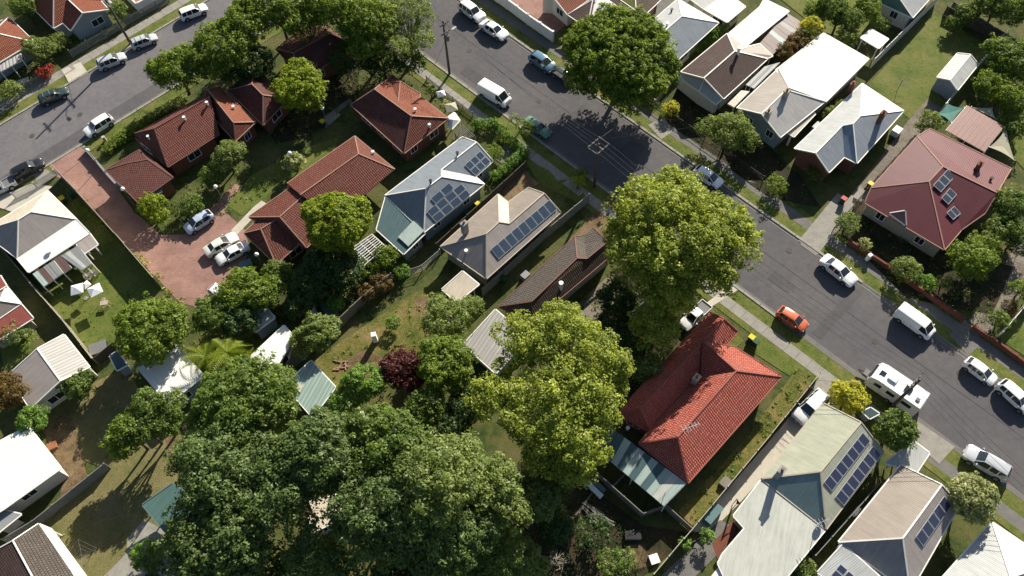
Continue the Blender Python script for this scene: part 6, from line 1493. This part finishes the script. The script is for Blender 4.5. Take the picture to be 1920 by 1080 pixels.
T('leafy shrub beside the leaning pole garden', 'F', '222,20,16,1.8', 'leaf_mid', .35, 18, .11, name='bush', cat='bush')
T('tree above the gabled tile house at the top left', 'F', '45,15,24,3', 'leaf_mid', .4, 18, .12)
T('grey green shrub by the pink roofed garden at far left', 'F', '20,170,18,1.4', 'leaf_olive', .35, 18, .11, name='bush', cat='bush')
T('weeping shrub hanging over the mint green car', 'F', '980,240,16,1.8 965,225,10,1.6', 'leaf_olive', .32, 16, .1, name='bush', cat='bush', open_=.3)
T('round clipped shrub inside the square hedge', 'F', '925,290,17,1.2', 'leaf_green', .32, 18, .1, name='bush', cat='bush')
T('small shrub by the drive of the maroon roofed house', 'F', '1588,420,20,1.5', 'leaf_olive', .35, 18, .11, name='bush', cat='bush')
T('fluffy shrub in the middle of the maroon house garden', 'F', '1698,505,24,1.6', 'leaf_olive', .35, 18, .11, name='bush', cat='bush')
T('lime shrub beside the fluffy one behind the brick wall', 'F', '1735,530,16,1.3', 'leaf_bright', .32, 18, .1, name='bush', cat='bush')
T('pale grey small shrub nearest the white sedan', 'F', '1622,458,11,1', 'leaf_pale', .28, 16, .09, name='bush', cat='bush', trunk=False)
T('small light shrub left of the round tree', 'F', '1770,530,13,1.2', 'leaf_mid', .3, 16, .1, name='bush', cat='bush')
T('dark shrub by the gravel drive', 'F', '1876,600,18,1.3', 'leaf_mid', .35, 18, .11, name='bush', cat='bush')
T('orange flowering shrub by the gravel drive', 'F', '1892,574,12,1', 'leaf_rust', .28, 16, .1, name='bush', cat='bush')
T('green shrub at the right edge above the gravel drive', 'F', '1915,545,20,1.6', 'leaf_green', .35, 18, .11, name='bush', cat='bush')
T('oleander shrub beside the gravel drive and patio', 'F', '1745,228,20,1.8 1728,240,12,1.5', 'leaf_olive', .35, 18, .11, name='bush', cat='bush')
T('shrub on the concrete drive of the white house', 'F', '1455,350,18,1.2', 'leaf_green', .35, 18, .11, name='bush', cat='bush')
T('garden tree against the dark garage wing of the townhouse', 'F', '285,385,22,2 300,405,15,1.5', 'leaf_lime', .35, 18, .12)
T('rounded shrub at the foot of the townhouse lawn', 'F', '360,385,20,1.4 340,395,14,1.2', 'leaf_mid', .35, 18, .11, name='bush', cat='bush')
T('green shrub beside the white lattice pergola', 'F', '722,480,20,2.2', 'leaf_green', .38, 20, .12, name='bush', cat='bush')
T('small lime shrub at the bend of the wire fence', 'F', '755,510,13,1.2', 'leaf_bright', .3, 18, .1, name='bush', cat='bush')
T('orange brown creeper mound on the timber fence', 'F', '715,530,18,1.4 690,550,16,1.2', 'leaf_rust', .35, 18, .11, name='bush', cat='bush', trunk=False)
T('spiky green shrub in the weedy yard', 'F', '738,605,12,1.0', 'leaf_bright', .28, 16, .11, name='bush', cat='bush', trunk=False)
T('broad leafed shrub between the sheds and the weedy yard', 'F', '628,570,15,1.4', 'leaf_bright', .3, 16, .12, name='bush', cat='bush')
T('bush at the bottom edge beside the pink roof corner', 'F', '272,1040,24,2 295,1025,14,2', 'leaf_bright', .36, 18, .12, name='bush', cat='bush')
T('low tree in the shady yard at the bottom centre', 'F', '975,1045,38,3 1000,1070,30,2.5', 'leaf_olive', .42, 18, .13, open_=.2)
T('green tree at the bottom near the bath tub', 'F', '1150,1060,26,2 1175,1050,18,1.6', 'leaf_mid', .38, 18, .12, open_=.2)
T('tall thin shrub beside the teal box', 'F', '1325,1005,12,1.2 1285,1020,10,1', 'leaf_bright', .28, 16, .1, name='bush', cat='bush')
T('broad dark tree in the shady yard below the second eucalypt', 'F', '1000,930,48,6 1040,905,35,5', 'leaf_forest', .5, 22, .15, open_=.1)
T('olive tree at the bottom edge between the forest and the branch heap', 'F', '930,1035,48,5 900,1070,36,4.5', 'leaf_olive', .5, 22, .15, open_=.1)
T('low dark tree above the branch heap', 'F', '1045,985,32,3', 'leaf_dark', .45, 20, .14, open_=.1)
T('deep green tree between the mint shed and the purple tree', 'F', '800,760,34,4', 'leaf_mid', .45, 20, .14)
T('shrubby tree right of the courtyard lamp and townhouse corner', 'F', '520,515,26,2.6', 'leaf_mid', .4, 20, .13)
T('dark evergreen beside the lattice frame', 'F', '560,575,24,2.6', 'leaf_dark', .4, 20, .13)
T('light green shrub at the foot of the white pergola', 'F', '690,505,16,1.6', 'leaf_green', .35, 18, .11, name='bush', cat='bush')
T('small rounded shrub on the verge side of the corner hedge', 'F', '948,262,10,.9', 'leaf_green', .28, 18, .09, name='bush', cat='bush')
T('dark shrub beside the blue car in the townhouse lane', 'B2', '700,330,50,2', 'leaf_dark', .38, 18, .12, name='bush', cat='bush')
T('grey green shrub by the round white umbrella', 'B2', '1240,470,34,1.4', 'leaf_olive', .3, 18, .10, name='bush', cat='bush')
T('pale shrub between the umbrella and the gazebo', 'B2', '1330,560,26,1.2', 'leaf_pale', .3, 18, .10, name='bush', cat='bush')
T('straggly bush on the dark garden side of the lilac path', 'F', '400,330,20,1.5', 'leaf_mid', .35, 18, .11, name='bush', cat='bush')
T('small dark bush at the corner of the beige garden fence', 'F', '1090,330,14,1', 'leaf_mid', .3, 18, .1, name='bush', cat='bush')
T('shrub under the eave of the white hip and gable house', 'F', '1525,325,14,1.2', 'leaf_mid', .3, 18, .1, name='bush', cat='bush')
T('dark bush between the two white roofed houses', 'F', '1560,215,16,1.8 1578,200,12,1.8', 'leaf_olive', .32, 18, .1, name='bush', cat='bush')
T('dark tree behind the brown cottage beside the annex', 'F', '1160,560,35,3 1150,600,30,2.5', 'leaf_dark', .42, 20, .14, open_=.1)
T('scrubby tree in the gap left of the red tiled house', 'F', '1215,690,30,2.4 1235,660,24,2.4', 'leaf_olive', .4, 18, .13, open_=.25)
T('dark tree in the gap below the cottage', 'F', '1190,640,34,2.6', 'leaf_dark', .42, 18, .14, open_=.2)
T('dark tree between the deep green tree and the eucalypt', 'F', '880,760,36,3 850,800,34,2.6', 'leaf_dark', .45, 18, .14)
T('shady bush against the bottom of the white gable garage', 'F', '1110,1000,30,1.8', 'leaf_dark', .4, 16, .13, open_=.3, name='bush', cat='bush')
T('tuft of palms grass beside the bottom right addition', 'F', '1510,1065,18,1.6', 'leaf_olive', .34, 18, .12, name='bush', cat='bush')
T('hedge like shrub beside the top right path', 'F', '1810,30,22,2 1790,45,15,1.5', 'leaf_mid', .38, 18, .12, name='bush', cat='bush')
T('dark tree in the garden right of the top right lane', 'F', '1905,240,24,2.4 1880,225,18,2', 'leaf_mid', .4, 18, .12)
T('lush tree below the patio at the right edge', 'F', '1895,440,24,2.2 1910,460,20,2', 'leaf_dark', .4, 18, .12)
T('climbing rose mass under the rear of the red awning', 'F', '30,625,22,1.6 50,635,14,1.2', 'leaf_olive', .35, 16, .1, name='bush', cat='bush', open_=.2)
hedge('clipped green hedge between the pale blue roof and the chocolate roof', 'B6', '700,290 600,360 500,420 430,470', .7, 1.9)
hedge('square clipped hedge in front of the blue grey solar house', 'F', '893,240 930,240 980,290', .55, 1.4)
hedge('lower clipped hedge closing the square garden', 'F', '982,292 930,335', .6, 1.3)
hedge('clipped hedge behind the verge of the townhouses', 'F', '275,235 235,262 205,285', .7, 1.2, 'leaf_green')
hedge('upper hedge along the townhouse verge near the brown roof', 'F', '345,190 310,210 285,225', .6, 1.0, 'leaf_olive')
for i, (lb, x, y, h_, r_) in enumerate((('palm with arching fronds left of the twin palms', 385, 668, 4.0, 2.6), ('middle palm above the dark forest', 425, 660, 4.6, 2.8), ('palm beside the white two panel shed', 455, 690, 4.0, 2.4),
        ('small banana palm in the front yard by the shadowed pole', 1084, 336, 2.0, 1.3), ('cordyline palm near the tin shed', 460, 515, 3.0, 1.6), ('fan palm in the dark bed by the courtyard lamp', 420, 560, 2.6, 1.5))):
    palm(lb, 'F', x, y, h_, r_, mat='leaf_lime')
print('LEAVES', TOTAL[0], 'OBJS', len(bpy.data.objects))
